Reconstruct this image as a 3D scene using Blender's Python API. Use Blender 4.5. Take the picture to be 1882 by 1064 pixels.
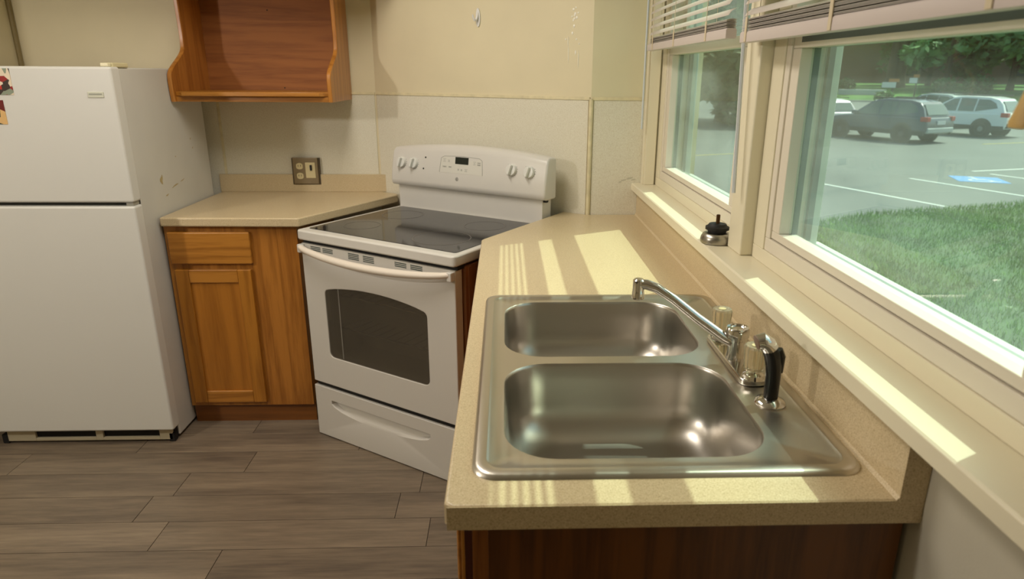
import bpy, bmesh, math, random
from mathutils import Vector, Matrix
random.seed(7)
scene = bpy.context.scene
C = scene.collection
for o in list(bpy.data.objects):
    bpy.data.objects.remove(o)
PI = math.pi
FL = -0.03          # floor level
CT = 0.914          # counter top level

# ------------------------------------------------------------------ camera
cam_d = bpy.data.cameras.new('camera')
cam = bpy.data.objects.new('camera', cam_d)
C.objects.link(cam)
f_px, pitch, yaw, roll = 1232.88, 0.310816, 0.0357315, 0.0066011
fw = Vector((math.sin(yaw)*math.cos(pitch), math.cos(yaw)*math.cos(pitch), -math.sin(pitch)))
r0 = Vector((math.cos(yaw), -math.sin(yaw), 0))
u0 = r0.cross(fw)
rt = math.cos(roll)*r0 + math.sin(roll)*u0
up = -math.sin(roll)*r0 + math.cos(roll)*u0
M = Matrix(((rt.x, up.x, -fw.x), (rt.y, up.y, -fw.y), (rt.z, up.z, -fw.z)))
cam.matrix_world = Matrix.Translation((0.08675, -0.78016, 1.47459)) @ M.to_4x4()
cam_d.sensor_width = 36
cam_d.lens = f_px/1882*36
cam_d.shift_x = -(972.33-941)/1882
cam_d.clip_start = 0.02
cam_d.clip_end = 600
cam_d.dof.use_dof = True
cam_d.dof.focus_distance = 1.9
cam_d.dof.aperture_fstop = cam_d.lens/4.5
scene.camera = cam

# ------------------------------------------------------------------ world, sun, lamp, fill light, exposure
w = bpy.data.worlds.new('sky')
scene.world = w
w.use_nodes = True
nt = w.node_tree
bg = nt.nodes['Background']
sky = nt.nodes.new('ShaderNodeTexSky')
sky.sky_type = 'NISHITA'
sky.sun_disc = False
sky.sun_elevation = math.radians(52)
sky.sun_rotation = math.radians(63)
sky.dust_density = 4.0
sky.air_density = 1.0
nt.links.new(sky.outputs[0], bg.inputs[0])
bg.inputs[1].default_value = 0.24

def light(name, kind, loc, energy, color, size=None, size_y=None, rot=None):
    d = bpy.data.lights.new(name, kind)
    d.energy = energy
    d.color = color
    o = bpy.data.objects.new(name, d)
    C.objects.link(o)
    o.location = loc
    if rot: o.rotation_euler = rot
    if kind == 'AREA':
        d.shape = 'RECTANGLE'; d.size = size; d.size_y = size_y or size
    elif kind == 'POINT':
        d.shadow_soft_size = size
    return o
sun = light('sun', 'SUN', (6, 4, 8), 4.6, (1.0, 0.96, 0.91))
sun.rotation_euler = Vector((-0.69, -0.36, -1.0)).to_track_quat('-Z', 'Y').to_euler()
sun.data.angle = 0.009
light('room_lamp', 'POINT', (-2.2, 0.1, 1.90), 50, (1.0, 0.93, 0.85), 0.06)
light('ceiling_fill', 'AREA', (-0.55, 1.05, 2.36), 20, (1.0, 0.92, 0.82), 0.35, 1.1)  # added area light without a fixture, brightens counters and floor

scene.view_settings.view_transform = 'Standard'
scene.view_settings.look = 'None'
scene.view_settings.gamma = 1
scene.view_settings.use_curve_mapping = False
scene.view_settings.exposure = 0.0

# ------------------------------------------------------------------ materials
def srgb(r, g, b):
    def f(c):
        c /= 255
        return c/12.92 if c <= .04045 else ((c+.055)/1.055)**2.4
    return (f(r), f(g), f(b), 1)
def mat(name, col, rough=.5, metal=0, bump=None, spec=.5, coat=0, var=None, coords='Object'):
    """col: sRGB triple.  bump=(scale,strength).  var=(scale, amount, detail, (sx,sy,sz))"""
    m = bpy.data.materials.new(name); m.use_nodes = True
    n = m.node_tree.nodes; l = m.node_tree.links
    p = n['Principled BSDF']
    c = srgb(*col)
    p.inputs['Base Color'].default_value = c
    p.inputs['Roughness'].default_value = rough
    p.inputs['Metallic'].default_value = metal
    p.inputs['Specular IOR Level'].default_value = spec
    p.inputs['Coat Weight'].default_value = coat
    tc = n.new('ShaderNodeTexCoord')
    if bump:
        t = n.new('ShaderNodeTexNoise'); t.inputs['Scale'].default_value = bump[0]; t.inputs['Detail'].default_value = 4
        b = n.new('ShaderNodeBump'); b.inputs['Strength'].default_value = bump[1]; b.inputs['Distance'].default_value = .002
        l.new(tc.outputs[coords], t.inputs['Vector']); l.new(t.outputs[0], b.inputs['Height']); l.new(b.outputs[0], p.inputs['Normal'])
    if var:
        mp = n.new('ShaderNodeMapping'); mp.inputs['Scale'].default_value = var[3] if len(var) > 3 else (1, 1, 1)
        t = n.new('ShaderNodeTexNoise'); t.inputs['Scale'].default_value = var[0]; t.inputs['Detail'].default_value = var[2]
        r = n.new('ShaderNodeValToRGB')
        a = var[1]
        r.color_ramp.elements[0].position = .3; r.color_ramp.elements[1].position = .7
        r.color_ramp.elements[0].color = (c[0]*(1-a), c[1]*(1-a), c[2]*(1-a), 1)
        r.color_ramp.elements[1].color = (min(1, c[0]*(1+a)), min(1, c[1]*(1+a)), min(1, c[2]*(1+a)), 1)
        l.new(tc.outputs[coords], mp.inputs[0]); l.new(mp.outputs[0], t.inputs['Vector'])
        l.new(t.outputs[0], r.inputs[0]); l.new(r.outputs[0], p.inputs['Base Color'])
    return m
def wood(name, light_c, dark_c, axis, rough=.35, scale=1.0, coat=.15):
    """oak-like grain running along axis (0,1,2)"""
    m = bpy.data.materials.new(name); m.use_nodes = True
    n = m.node_tree.nodes; l = m.node_tree.links; p = n['Principled BSDF']
    p.inputs['Roughness'].default_value = rough; p.inputs['Coat Weight'].default_value = coat; p.inputs['Coat Roughness'].default_value = .25
    tc = n.new('ShaderNodeTexCoord'); mp = n.new('ShaderNodeMapping')
    s = [1, 1, 1]; s[axis] = .06
    mp.inputs['Scale'].default_value = s
    l.new(tc.outputs['Object'], mp.inputs[0])
    fine = n.new('ShaderNodeTexNoise'); fine.inputs['Scale'].default_value = 240*scale; fine.inputs['Detail'].default_value = 5
    big = n.new('ShaderNodeTexNoise'); big.inputs['Scale'].default_value = 14*scale; big.inputs['Detail'].default_value = 3
    l.new(mp.outputs[0], fine.inputs[0]); l.new(mp.outputs[0], big.inputs[0])
    mul = n.new('ShaderNodeMath'); mul.operation = 'MULTIPLY'; mul.inputs[1].default_value = 9
    l.new(big.outputs[0], mul.inputs[0])
    fr = n.new('ShaderNodeMath'); fr.operation = 'PINGPONG'; fr.inputs[1].default_value = 1
    l.new(mul.outputs[0], fr.inputs[0])
    mix = n.new('ShaderNodeMath'); mix.operation = 'MULTIPLY_ADD'; mix.inputs[1].default_value = .45
    half = n.new('ShaderNodeMath'); half.operation = 'MULTIPLY'; half.inputs[1].default_value = .55
    l.new(fine.outputs[0], half.inputs[0]); l.new(fr.outputs[0], mix.inputs[0]); l.new(half.outputs[0], mix.inputs[2])
    r = n.new('ShaderNodeValToRGB')
    r.color_ramp.elements[0].position = .12; r.color_ramp.elements[0].color = srgb(*dark_c)
    r.color_ramp.elements[1].position = .62; r.color_ramp.elements[1].color = srgb(*light_c)
    l.new(mix.outputs[0], r.inputs[0]); l.new(r.outputs[0], p.inputs['Base Color'])
    b = n.new('ShaderNodeBump'); b.inputs['Strength'].default_value = .08; b.inputs['Distance'].default_value = .001
    l.new(fine.outputs[0], b.inputs['Height']); l.new(b.outputs[0], p.inputs['Normal'])
    return m
def speckle(name, base, dark, lightc, scale=420, rough=.4):
    m = bpy.data.materials.new(name); m.use_nodes = True
    n = m.node_tree.nodes; l = m.node_tree.links; p = n['Principled BSDF']
    p.inputs['Roughness'].default_value = rough
    tc = n.new('ShaderNodeTexCoord')
    t = n.new('ShaderNodeTexNoise'); t.inputs['Scale'].default_value = scale; t.inputs['Detail'].default_value = 3
    l.new(tc.outputs['Object'], t.inputs[0])
    r = n.new('ShaderNodeValToRGB')
    e = r.color_ramp.elements
    e[0].position = .34; e[0].color = srgb(*dark)
    e[1].position = .68; e[1].color = srgb(*lightc)
    k = e.new(.45); k.color = srgb(*base)
    k = e.new(.58); k.color = srgb(*base)
    l.new(t.outputs[0], r.inputs[0]); l.new(r.outputs[0], p.inputs['Base Color'])
    return m
def glass_pane(name, tint, refl=1.0, alpha_rough=0.0, dust=0.0, veil=0.0):
    m = bpy.data.materials.new(name); m.use_nodes = True
    n = m.node_tree.nodes; l = m.node_tree.links
    n.remove(n['Principled BSDF'])
    tr = n.new('ShaderNodeBsdfTransparent'); tr.inputs[0].default_value = srgb(*tint)
    gl = n.new('ShaderNodeBsdfGlossy'); gl.inputs['Roughness'].default_value = alpha_rough
    fr = n.new('ShaderNodeFresnel'); fr.inputs[0].default_value = 1.5
    ge = n.new('ShaderNodeNewGeometry'); mi = n.new('ShaderNodeMapRange')      # pane behaves alike from both faces
    mi.inputs[3].default_value = 1.5; mi.inputs[4].default_value = 1/1.5
    l.new(ge.outputs['Backfacing'], mi.inputs[0]); l.new(mi.outputs[0], fr.inputs[0])
    mu = n.new('ShaderNodeMath'); mu.operation = 'MULTIPLY'; mu.inputs[1].default_value = refl
    mx = n.new('ShaderNodeMixShader')
    l.new(fr.outputs[0], mu.inputs[0]); l.new(mu.outputs[0], mx.inputs[0]); 
    if veil:      # diffuse grey put in for the floor reflected in the glass
        df = n.new('ShaderNodeBsdfDiffuse'); df.inputs[0].default_value = srgb(150, 144, 132)
        m3 = n.new('ShaderNodeMixShader'); m3.inputs[0].default_value = veil
        l.new(tr.outputs[0], m3.inputs[1]); l.new(df.outputs[0], m3.inputs[2]); tr = m3
    if dust:      # thin film of dust: scatters some of the daylight that falls through the pane
        tl = n.new('ShaderNodeBsdfTranslucent'); tl.inputs[0].default_value = srgb(226, 240, 228)
        tc = n.new('ShaderNodeTexCoord'); mp = n.new('ShaderNodeMapping'); mp.inputs['Scale'].default_value = (1, 1, 2.2); mp.inputs['Rotation'].default_value = (.6, 0, 0)
        nz = n.new('ShaderNodeTexNoise'); nz.inputs['Scale'].default_value = 3.5; nz.inputs['Detail'].default_value = 5
        l.new(tc.outputs['Object'], mp.inputs[0]); l.new(mp.outputs[0], nz.inputs[0])
        mr = n.new('ShaderNodeMapRange'); mr.inputs[1].default_value = .3; mr.inputs[2].default_value = .7; mr.inputs[3].default_value = dust*.3; mr.inputs[4].default_value = dust*2
        l.new(nz.outputs[0], mr.inputs[0])
        m2 = n.new('ShaderNodeMixShader'); l.new(mr.outputs[0], m2.inputs[0]); l.new(tr.outputs[0], m2.inputs[1]); l.new(tl.outputs[0], m2.inputs[2])
        tr = m2
    l.new(tr.outputs[0], mx.inputs[1]); l.new(gl.outputs[0], mx.inputs[2])
    l.new(mx.outputs[0], n['Material Output'].inputs[0])
    return m
def plank_mat():
    m = bpy.data.materials.new('vinyl_plank'); m.use_nodes = True
    n = m.node_tree.nodes; l = m.node_tree.links; p = n['Principled BSDF']
    p.inputs['Roughness'].default_value = .42
    tc = n.new('ShaderNodeTexCoord'); oi = n.new('ShaderNodeObjectInfo')
    add = n.new('ShaderNodeVectorMath'); add.operation = 'MULTIPLY_ADD'
    add.inputs[1].default_value = (1, 1, 1)
    cmb = n.new('ShaderNodeCombineXYZ')
    sc = n.new('ShaderNodeMath'); sc.operation = 'MULTIPLY'; sc.inputs[1].default_value = 37
    l.new(oi.outputs['Random'], sc.inputs[0]); l.new(sc.outputs[0], cmb.inputs[0]); l.new(sc.outputs[0], cmb.inputs[2])
    l.new(tc.outputs['Object'], add.inputs[0]); l.new(cmb.outputs[0], add.inputs[2])
    mp = n.new('ShaderNodeMapping'); mp.inputs['Scale'].default_value = (.09, 1, 1)
    l.new(add.outputs[0], mp.inputs[0])
    t = n.new('ShaderNodeTexNoise'); t.inputs['Scale'].default_value = 60; t.inputs['Detail'].default_value = 6; t.inputs['Roughness'].default_value = .65
    t2 = n.new('ShaderNodeTexNoise'); t2.inputs['Scale'].default_value = 9; t2.inputs['Detail'].default_value = 3
    l.new(mp.outputs[0], t.inputs[0]); l.new(mp.outputs[0], t2.inputs[0])
    ad = n.new('ShaderNodeMath'); ad.operation = 'ADD'; l.new(t.outputs[0], ad.inputs[0]); l.new(t2.outputs[0], ad.inputs[1])
    hf = n.new('ShaderNodeMath'); hf.operation = 'MULTIPLY'; hf.inputs[1].default_value = .5; l.new(ad.outputs[0], hf.inputs[0])
    r = n.new('ShaderNodeValToRGB'); e = r.color_ramp.elements
    e[0].position = .32; e[0].color = srgb(88, 77, 66)
    e[1].position = .68; e[1].color = srgb(144, 128, 107)
    k = e.new(.5); k.color = srgb(119, 105, 88)
    l.new(hf.outputs[0], r.inputs[0])
    hs = n.new('ShaderNodeHueSaturation')
    v = n.new('ShaderNodeMapRange'); v.inputs[3].default_value = .92; v.inputs[4].default_value = 1.12
    l.new(oi.outputs['Random'], v.inputs[0]); l.new(v.outputs[0], hs.inputs['Value'])
    l.new(r.outputs[0], hs.inputs['Color']); l.new(hs.outputs[0], p.inputs['Base Color'])
    b = n.new('ShaderNodeBump'); b.inputs['Strength'].default_value = .12; b.inputs['Distance'].default_value = .001
    l.new(t.outputs[0], b.inputs['Height']); l.new(b.outputs[0], p.inputs['Normal'])
    return m
def steel(name, col, rough, axis=0, amt=.03):
    m = bpy.data.materials.new(name); m.use_nodes = True
    n = m.node_tree.nodes; l = m.node_tree.links; p = n['Principled BSDF']
    p.inputs['Base Color'].default_value = srgb(*col); p.inputs['Metallic'].default_value = 1
    tc = n.new('ShaderNodeTexCoord'); mp = n.new('ShaderNodeMapping')
    s = [1, 1, 1]; s[axis] = .03; mp.inputs['Scale'].default_value = s
    t = n.new('ShaderNodeTexNoise'); t.inputs['Scale'].default_value = 300; t.inputs['Detail'].default_value = 4
    l.new(tc.outputs['Object'], mp.inputs[0]); l.new(mp.outputs[0], t.inputs[0])
    mr = n.new('ShaderNodeMapRange'); mr.inputs[3].default_value = rough-amt/2; mr.inputs[4].default_value = rough+amt/2
    l.new(t.outputs[0], mr.inputs[0]); l.new(mr.outputs[0], p.inputs['Roughness'])
    return m
def patches(name, cols, scale):
    m = bpy.data.materials.new(name); m.use_nodes = True
    n = m.node_tree.nodes; l = m.node_tree.links; p = n['Principled BSDF']; p.inputs['Roughness'].default_value = .3
    tc = n.new('ShaderNodeTexCoord'); v = n.new('ShaderNodeTexVoronoi'); v.inputs['Scale'].default_value = scale
    l.new(tc.outputs['Object'], v.inputs[0])
    sp = n.new('ShaderNodeSeparateColor'); l.new(v.outputs['Color'], sp.inputs[0])
    r = n.new('ShaderNodeValToRGB'); r.color_ramp.interpolation = 'CONSTANT'
    e = r.color_ramp.elements
    e[0].position = 0; e[0].color = srgb(*cols[0]); e[1].position = 1/len(cols); e[1].color = srgb(*cols[1])
    for i, c in enumerate(cols[2:], 2):
        k = e.new(i/len(cols)); k.color = srgb(*c)
    l.new(sp.outputs[0], r.inputs[0]); l.new(r.outputs[0], p.inputs['Base Color'])
    return m

WALL = mat('cream_wall_paint', (222, 211, 178), .55, bump=(160, .06), var=(3, .04, 3))
PANEL = speckle('sandy_wall_panel', (222, 217, 198), (210, 203, 180), (232, 229, 212), 300, .5)
CREAM = mat('cream_trim_paint', (231, 223, 197), .35, bump=(40, .03))
BATTEN = mat('yellowed_batten', (220, 209, 172), .4, var=(30, .1, 2))
GREYW = mat('grey_wall_paint', (196, 190, 172), .6, bump=(220, .1))
CEIL = mat('ceiling_paint', (225, 220, 205), .8)
LAM = speckle('beige_laminate', (206, 187, 150), (178, 156, 118), (224, 208, 176), 480, .32)
OAKV = wood('oak_vertical', (182, 122, 46), (138, 84, 22), 2)
OAKX = wood('oak_horizontal', (182, 122, 46), (138, 84, 22), 0)
OAKD = wood('oak_door', (176, 116, 38), (140, 86, 20), 2)
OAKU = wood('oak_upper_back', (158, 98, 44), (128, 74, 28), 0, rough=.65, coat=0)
OAKS = wood('oak_upper_side', (184, 122, 52), (146, 88, 30), 2)
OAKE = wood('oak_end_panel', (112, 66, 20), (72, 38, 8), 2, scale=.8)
MAHO = mat('reddish_cabinet_edge', (84, 34, 18), .5)
WHITE = mat('white_enamel', (214, 211, 204), .28, bump=(500, .02), coat=.2)
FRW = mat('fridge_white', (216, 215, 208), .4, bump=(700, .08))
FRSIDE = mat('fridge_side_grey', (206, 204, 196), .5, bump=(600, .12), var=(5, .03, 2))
STAIN = mat('brown_stain', (180, 162, 118), .7)
GASK = mat('dark_gasket', (62, 62, 58), .7)
BEIGEP = mat('beige_plastic', (190, 180, 152), .5)
BLACKG = mat('black_ceramic_glass', (34, 34, 36), .06, spec=.6)
RINGM = mat('burner_ring_print', (84, 80, 74), .3)
DARK = mat('dark_gap', (20, 19, 18), .8)
BROWNS = mat('wood_reflection_side', (140, 92, 56), .45)  # brown of the reflected wood put into the panel colour
OVENIN = mat('oven_interior', (205, 198, 186), .5)
GREYP = mat('grey_print', (150, 150, 144), .5)
LCD = mat('display_black', (16, 28, 26), .15)
TEALV = mat('vent_slot', (72, 84, 80), .6)
STEEL = steel('stainless_steel', (200, 195, 185), .31, 0, .03)
STEELW = steel('stainless_bowl', (190, 185, 176), .32, 2, .03)
CHROME = mat('chrome', (214, 212, 208), .08, 1)
BLACKP = mat('black_plastic', (22, 22, 22), .25)
RUBBER = mat('black_rubber', (18, 17, 17), .6)
PEWTER = mat('pewter_plate', (150, 136, 112), .35, .8)
IVORY = mat('ivory_plastic', (214, 200, 156), .35)
VINYL = mat('white_vinyl', (226, 218, 202), .35)
VINYLX = mat('white_vinyl_outside', (214, 220, 208), .4)
BLIND = mat('blind_slat', (240, 232, 226), .4)
_n = BLIND.node_tree.nodes; _l = BLIND.node_tree.links
_t = _n.new('ShaderNodeBsdfTranslucent'); _t.inputs[0].default_value = srgb(226, 220, 208)
_m = _n.new('ShaderNodeMixShader'); _m.inputs[0].default_value = .35
_l.new(_n['Principled BSDF'].outputs[0], _m.inputs[1]); _l.new(_t.outputs[0], _m.inputs[2]); _l.new(_m.outputs[0], _n['Material Output'].inputs[0])
RAIL = mat('blind_bottom_rail', (208, 197, 193), .4)
CORD = mat('blind_cord', (214, 200, 170), .8)
WAND = mat('clear_wand', (206, 212, 216), .2)
TASSEL = wood('tassel_wood', (206, 176, 112), (188, 154, 86), 2, coat=0, rough=.5)
GLASS = glass_pane('window_glass', (232, 247, 237), .9, dust=.045)
OVGLASS = glass_pane('oven_glass', (196, 192, 184), 1.0, veil=.16)
ACRYL = bpy.data.materials.new('clear_acrylic'); ACRYL.use_nodes = True
_p = ACRYL.node_tree.nodes['Principled BSDF']; _p.inputs['Transmission Weight'].default_value = .8; _p.inputs['Roughness'].default_value = .12
_p.inputs['Base Color'].default_value = srgb(238, 228, 200); _p.inputs['IOR'].default_value = 1.45
PLANK = plank_mat()
SUBF = mat('floor_joint', (78, 68, 58), .8)
SPLAT = mat('gloss_splatter', (250, 246, 234), .08)
HOOKM = mat('white_hook_plastic', (226, 226, 226), .2)
ORANGE = mat('rusty_tip', (176, 112, 60), .5)
CAULK = mat('stained_caulk', (190, 150, 96), .6, var=(60, .2, 2))

# ------------------------------------------------------------------ mesh helpers
def box(bm, x0, x1, y0, y1, z0, z1):
    v = [bm.verts.new((x, y, z)) for z in (z0, z1) for y in (y0, y1) for x in (x0, x1)]
    for f in ((0, 2, 3, 1), (4, 5, 7, 6), (0, 1, 5, 4), (2, 6, 7, 3), (0, 4, 6, 2), (1, 3, 7, 5)):
        bm.faces.new([v[i] for i in f])
    return v
def prism(bm, pts, lo, hi, axis=2):
    """extrude a 2-D outline along axis; outline coords are the other two axes in order"""
    def P(a, b, h):
        return {2: (a, b, h), 1: (a, h, b), 0: (h, a, b)}[axis]
    A = [bm.verts.new(P(a, b, lo)) for a, b in pts]
    B = [bm.verts.new(P(a, b, hi)) for a, b in pts]
    bm.faces.new(A); bm.faces.new(B)
    n = len(pts)
    for i in range(n):
        bm.faces.new((A[i], A[(i+1) % n], B[(i+1) % n], B[i]))
def tube(bm, path, rad, seg=12, caps=True, flat=None):
    path = [Vector(p) for p in path]
    n = len(path)
    rs = rad if isinstance(rad, (list, tuple)) else [rad]*n
    rings = []; prev = None
    for i, p in enumerate(path):
        t = (path[min(i+1, n-1)]-path[max(i-1, 0)]).normalized()
        a = prev if prev else (Vector((0, 0, 1)) if abs(t.z) < .9 else Vector((1, 0, 0)))
        s = t.cross(a).normalized(); q = s.cross(t).normalized(); prev = q
        rings.append([bm.verts.new(p+rs[i]*(math.cos(2*PI*k/seg)*s+(flat or 1)*math.sin(2*PI*k/seg)*q)) for k in range(seg)])
    for A, B in zip(rings, rings[1:]):
        for k in range(seg):
            bm.faces.new((A[k], A[(k+1) % seg], B[(k+1) % seg], B[k]))
    if caps:
        bm.faces.new(rings[0]); bm.faces.new(rings[-1])
def lathe(bm, prof, origin=(0, 0, 0), axis=2, seg=32, flute=0, nfl=0):
    """prof: (r, h) pairs"""
    O = Vector(origin); rings = []
    for r, h in prof:
        ring = []
        for k in range(seg):
            a = 2*PI*k/seg
            rr = r*(1+flute*math.cos(nfl*a)) if nfl else r
            c, s = rr*math.cos(a), rr*math.sin(a)
            ring.append(bm.verts.new(O+Vector({2: (c, s, h), 1: (c, h, s), 0: (h, c, s)}[axis])))
        rings.append(ring)
    for A, B in zip(rings, rings[1:]):
        for k in range(seg):
            bm.faces.new((A[k], A[(k+1) % seg], B[(k+1) % seg], B[k]))
    bm.faces.new(rings[0]); bm.faces.new(rings[-1])
def rrect(x0, x1, y0, y1, r, n=8):
    p = []
    for cx, cy, a0 in ((x1-r, y1-r, 0), (x0+r, y1-r, 90), (x0+r, y0+r, 180), (x1-r, y0+r, 270)):
        for k in range(n+1):
            a = math.radians(a0+90*k/n)
            p.append((cx+r*math.cos(a), cy+r*math.sin(a)))
    return p
def fill_holes(bm, outer, holes, z):
    loops = []
    ed = []
    for lp in [outer]+holes:
        vs = [bm.verts.new((x, y, z)) for x, y in lp]
        loops.append(vs)
        for i in range(len(vs)):
            ed.append(bm.edges.new((vs[i], vs[(i+1) % len(vs)])))
    r = bmesh.ops.triangle_fill(bm, use_beauty=True, use_dissolve=False, edges=ed)
    return loops, [f for f in r['geom'] if isinstance(f, bmesh.types.BMFace)]
def link_mesh(name, bm, m, bevel=0, smooth=True, segs=2, ang=35):
    bmesh.ops.recalc_face_normals(bm, faces=bm.faces)
    me = bpy.data.meshes.new(name)
    bm.to_mesh(me); bm.free()
    me.materials.append(m)
    o = bpy.data.objects.new(name, me)
    C.objects.link(o)
    if smooth:
        me.shade_smooth()
        me.set_sharp_from_angle(angle=math.radians(ang))
    if bevel:
        b = o.modifiers.new('bevel', 'BEVEL'); b.width = bevel; b.segments = segs; b.limit_method = 'ANGLE'; b.angle_limit = math.radians(50)
        b.harden_normals = True
    return o
def obj(name, bm, m, parent=None, bevel=0, local=False, **k):
    o = link_mesh(name, bm, m, bevel, **k)
    if parent:
        o.parent = parent
        if parent.type == 'EMPTY' and not local:
            o.matrix_parent_inverse = parent.matrix_basis.inverted()
    return o
def bx(name, dims, m, parent=None, bevel=0, local=False, **k):
    bm = bmesh.new(); box(bm, *dims)
    return obj(name, bm, m, parent, bevel, local, **k)
def tag(o, label, cat, group=None):
    o['label'] = label; o['category'] = cat
    if group: o['group'] = group
    return o
def thing(name, label, cat, loc, rotz=0, group=None):
    o = bpy.data.objects.new(name, None); C.objects.link(o)
    o.location = loc; o.rotation_euler = (0, 0, rotz); o.empty_display_size = .1
    return tag(o, label, cat, group)
def struct(name, bm, m, bevel=0, **k):
    o = obj(name, bm, m, None, bevel, **k); o['kind'] = 'structure'
    return o
def sbox(name, dims, m, bevel=0, **k):
    bm = bmesh.new(); box(bm, *dims); return struct(name, bm, m, bevel, **k)

# ------------------------------------------------------------------ room shell
XW = 0.668          # inner face of the window wall
YE = 1.996          # inner face of the end wall right of the corner
YB = 2.58           # inner face of the back wall
XC, XD = -0.533, 0.43   # diagonal wall runs from (XC,YB) to (XD,YE)
floor = sbox('floor', (-4.2, .86, -3.4, 2.9, FL-.12, FL-.004), SUBF)
joints = {11: -1.025, 10: -1.45, 9: -.953, 8: -1.158, 7: -1.228, 6: -1.10, 5: -.855}
pl_me = {}
for r in range(-4, 15):
    y0 = 1.712 + .1525*(r-10)
    off = joints.get(r, -1.2+random.random()*.9)
    while off > -4.1: off -= .915
    x = off
    while x < XW:
        a, b = max(x, -4.15), min(x+.915, XW)
        if b-a > .03:
            key = round(b-a, 3)
            if key not in pl_me:
                bm = bmesh.new()
                g = .0009
                vb = box(bm, g, b-a-g, g, .1525-g, -.004, 0)
                o = link_mesh('plank', bm, PLANK, .0008, segs=1)
                pl_me[key] = o
            else:
                o = pl_me[key].copy(); C.objects.link(o); o.name = 'plank'
            o.location = (a, y0, FL)
            o.parent = floor
        x += .915

def wall_slab(name, a, b, z0, z1, m, th=.1):
    """wall slab whose room face runs from a to b (room on the right-hand side of a->b seen from above is behind)"""
    a, b = Vector(a), Vector(b)
    d = (b-a).normalized(); nrm = Vector((-d.y, d.x))*th
    bm = bmesh.new()
    prism(bm, [tuple(a), tuple(b), tuple(b+nrm), tuple(a+nrm)], z0, z1)
    return struct(name, bm, m)
H = 2.42
wb = wall_slab('wall_back', (-2.16, YB), (XC, YB), FL, H, WALL)
wd = wall_slab('wall_corner', (XC, YB), (XD, YE), FL, H, WALL)
we = wall_slab('wall_end', (XD, YE), (XW+.2, YE), FL, H, mat('greenish_wall_paint', (219, 211, 178), .55, bump=(160, .06), var=(3, .04, 3)))
wl = sbox('wall_left', (-2.26, -2.16, 1.55, 2.68, FL, H), WALL)
wl2 = sbox('wall_far_left', (-4.3, -4.2, -3.5, 1.65, FL, H), WALL)
wl3 = sbox('wall_left_return', (-4.3, -2.26, 1.55, 1.65, FL, H), WALL)
wn = sbox('wall_near', (-4.3, .86, -3.5, -3.4, FL, H), WALL)
ce = sbox('ceiling', (-4.3, .86, -3.5, 2.9, H, H+.1), CEIL)
bm = bmesh.new()
prism(bm, [(-2.16, 2.14), (-.55, 2.14), (-.36, 2.474), (XC, YB), (-2.16, YB)], 1.87, H)
struct('wall_soffit', bm, WALL)
# window wall: below sill, above windows, far and near piers
bm = bmesh.new()
box(bm, XW, .80, -3.4, YE+.1, FL-.8, 1.020)
box(bm, XW, .80, -3.4, YE+.1, 2.06, H)
box(bm, XW, .80, 1.952, YE+.1, 1.02, 2.06)
box(bm, XW, .80, -3.4, -.20, 1.02, 2.06)
wr = struct('wall_right', bm, GREYW)
# wall panels (lower, sandy) with edge battens
def on_wall(name, a, b, z0, z1, th, m, parent, bevel=.001):
    a, b = Vector(a), Vector(b); d = (b-a).normalized(); n = Vector((d.y, -d.x))*th
    bm = bmesh.new(); prism(bm, [tuple(a), tuple(b), tuple(b+n), tuple(a+n)], z0, z1)
    return obj(name, bm, m, parent, bevel)
dv = (Vector((XD, YE))-Vector((XC, YB))).normalized()
P0 = Vector((XC, YB))
LD = (Vector((XD, YE))-P0).length
on_wall('wall_panel', (-2.155, YB), (-1.288, YB), FL, 1.376, .004, PANEL, wb)
on_wall('wall_panel', (-1.276, YB), (XC-.006, YB), FL, 1.376, .004, PANEL, wb)
on_wall('batten', (-1.288, YB), (-1.276, YB), FL, 1.376, .006, BATTEN, wb)
on_wall('wall_panel', P0+dv*.008, P0+dv*(LD-.010), FL, 1.376, .004, PANEL, wd)
on_wall('wall_panel', (XD+.010, YE), (XW, YE), FL, 1.376, .004, PANEL, we)
on_wall('cap_batten', (-2.155, YB), (XC-.004, YB), 1.376, 1.388, .007, BATTEN, wb)
on_wall('cap_batten', P0+dv*.006, P0+dv*(LD-.004), 1.376, 1.388, .007, BATTEN, wd)
on_wall('cap_batten', (XD+.004, YE), (XW, YE), 1.376, 1.388, .007, BATTEN, we)
bm = bmesh.new(); tube(bm, [(XD, YE-.003, CT), (XD, YE-.003, 1.382)], .009, 8); 
o = obj('corner_bead', bm, BATTEN, wd)
bm = bmesh.new(); tube(bm, [(-2.153, YB-.006, .5), (-2.153, YB-.006, H)], .011, 8)
o = obj('corner_bead', bm, mat('brown_corner_strip', (150, 134, 92), .5), wb)
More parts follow.
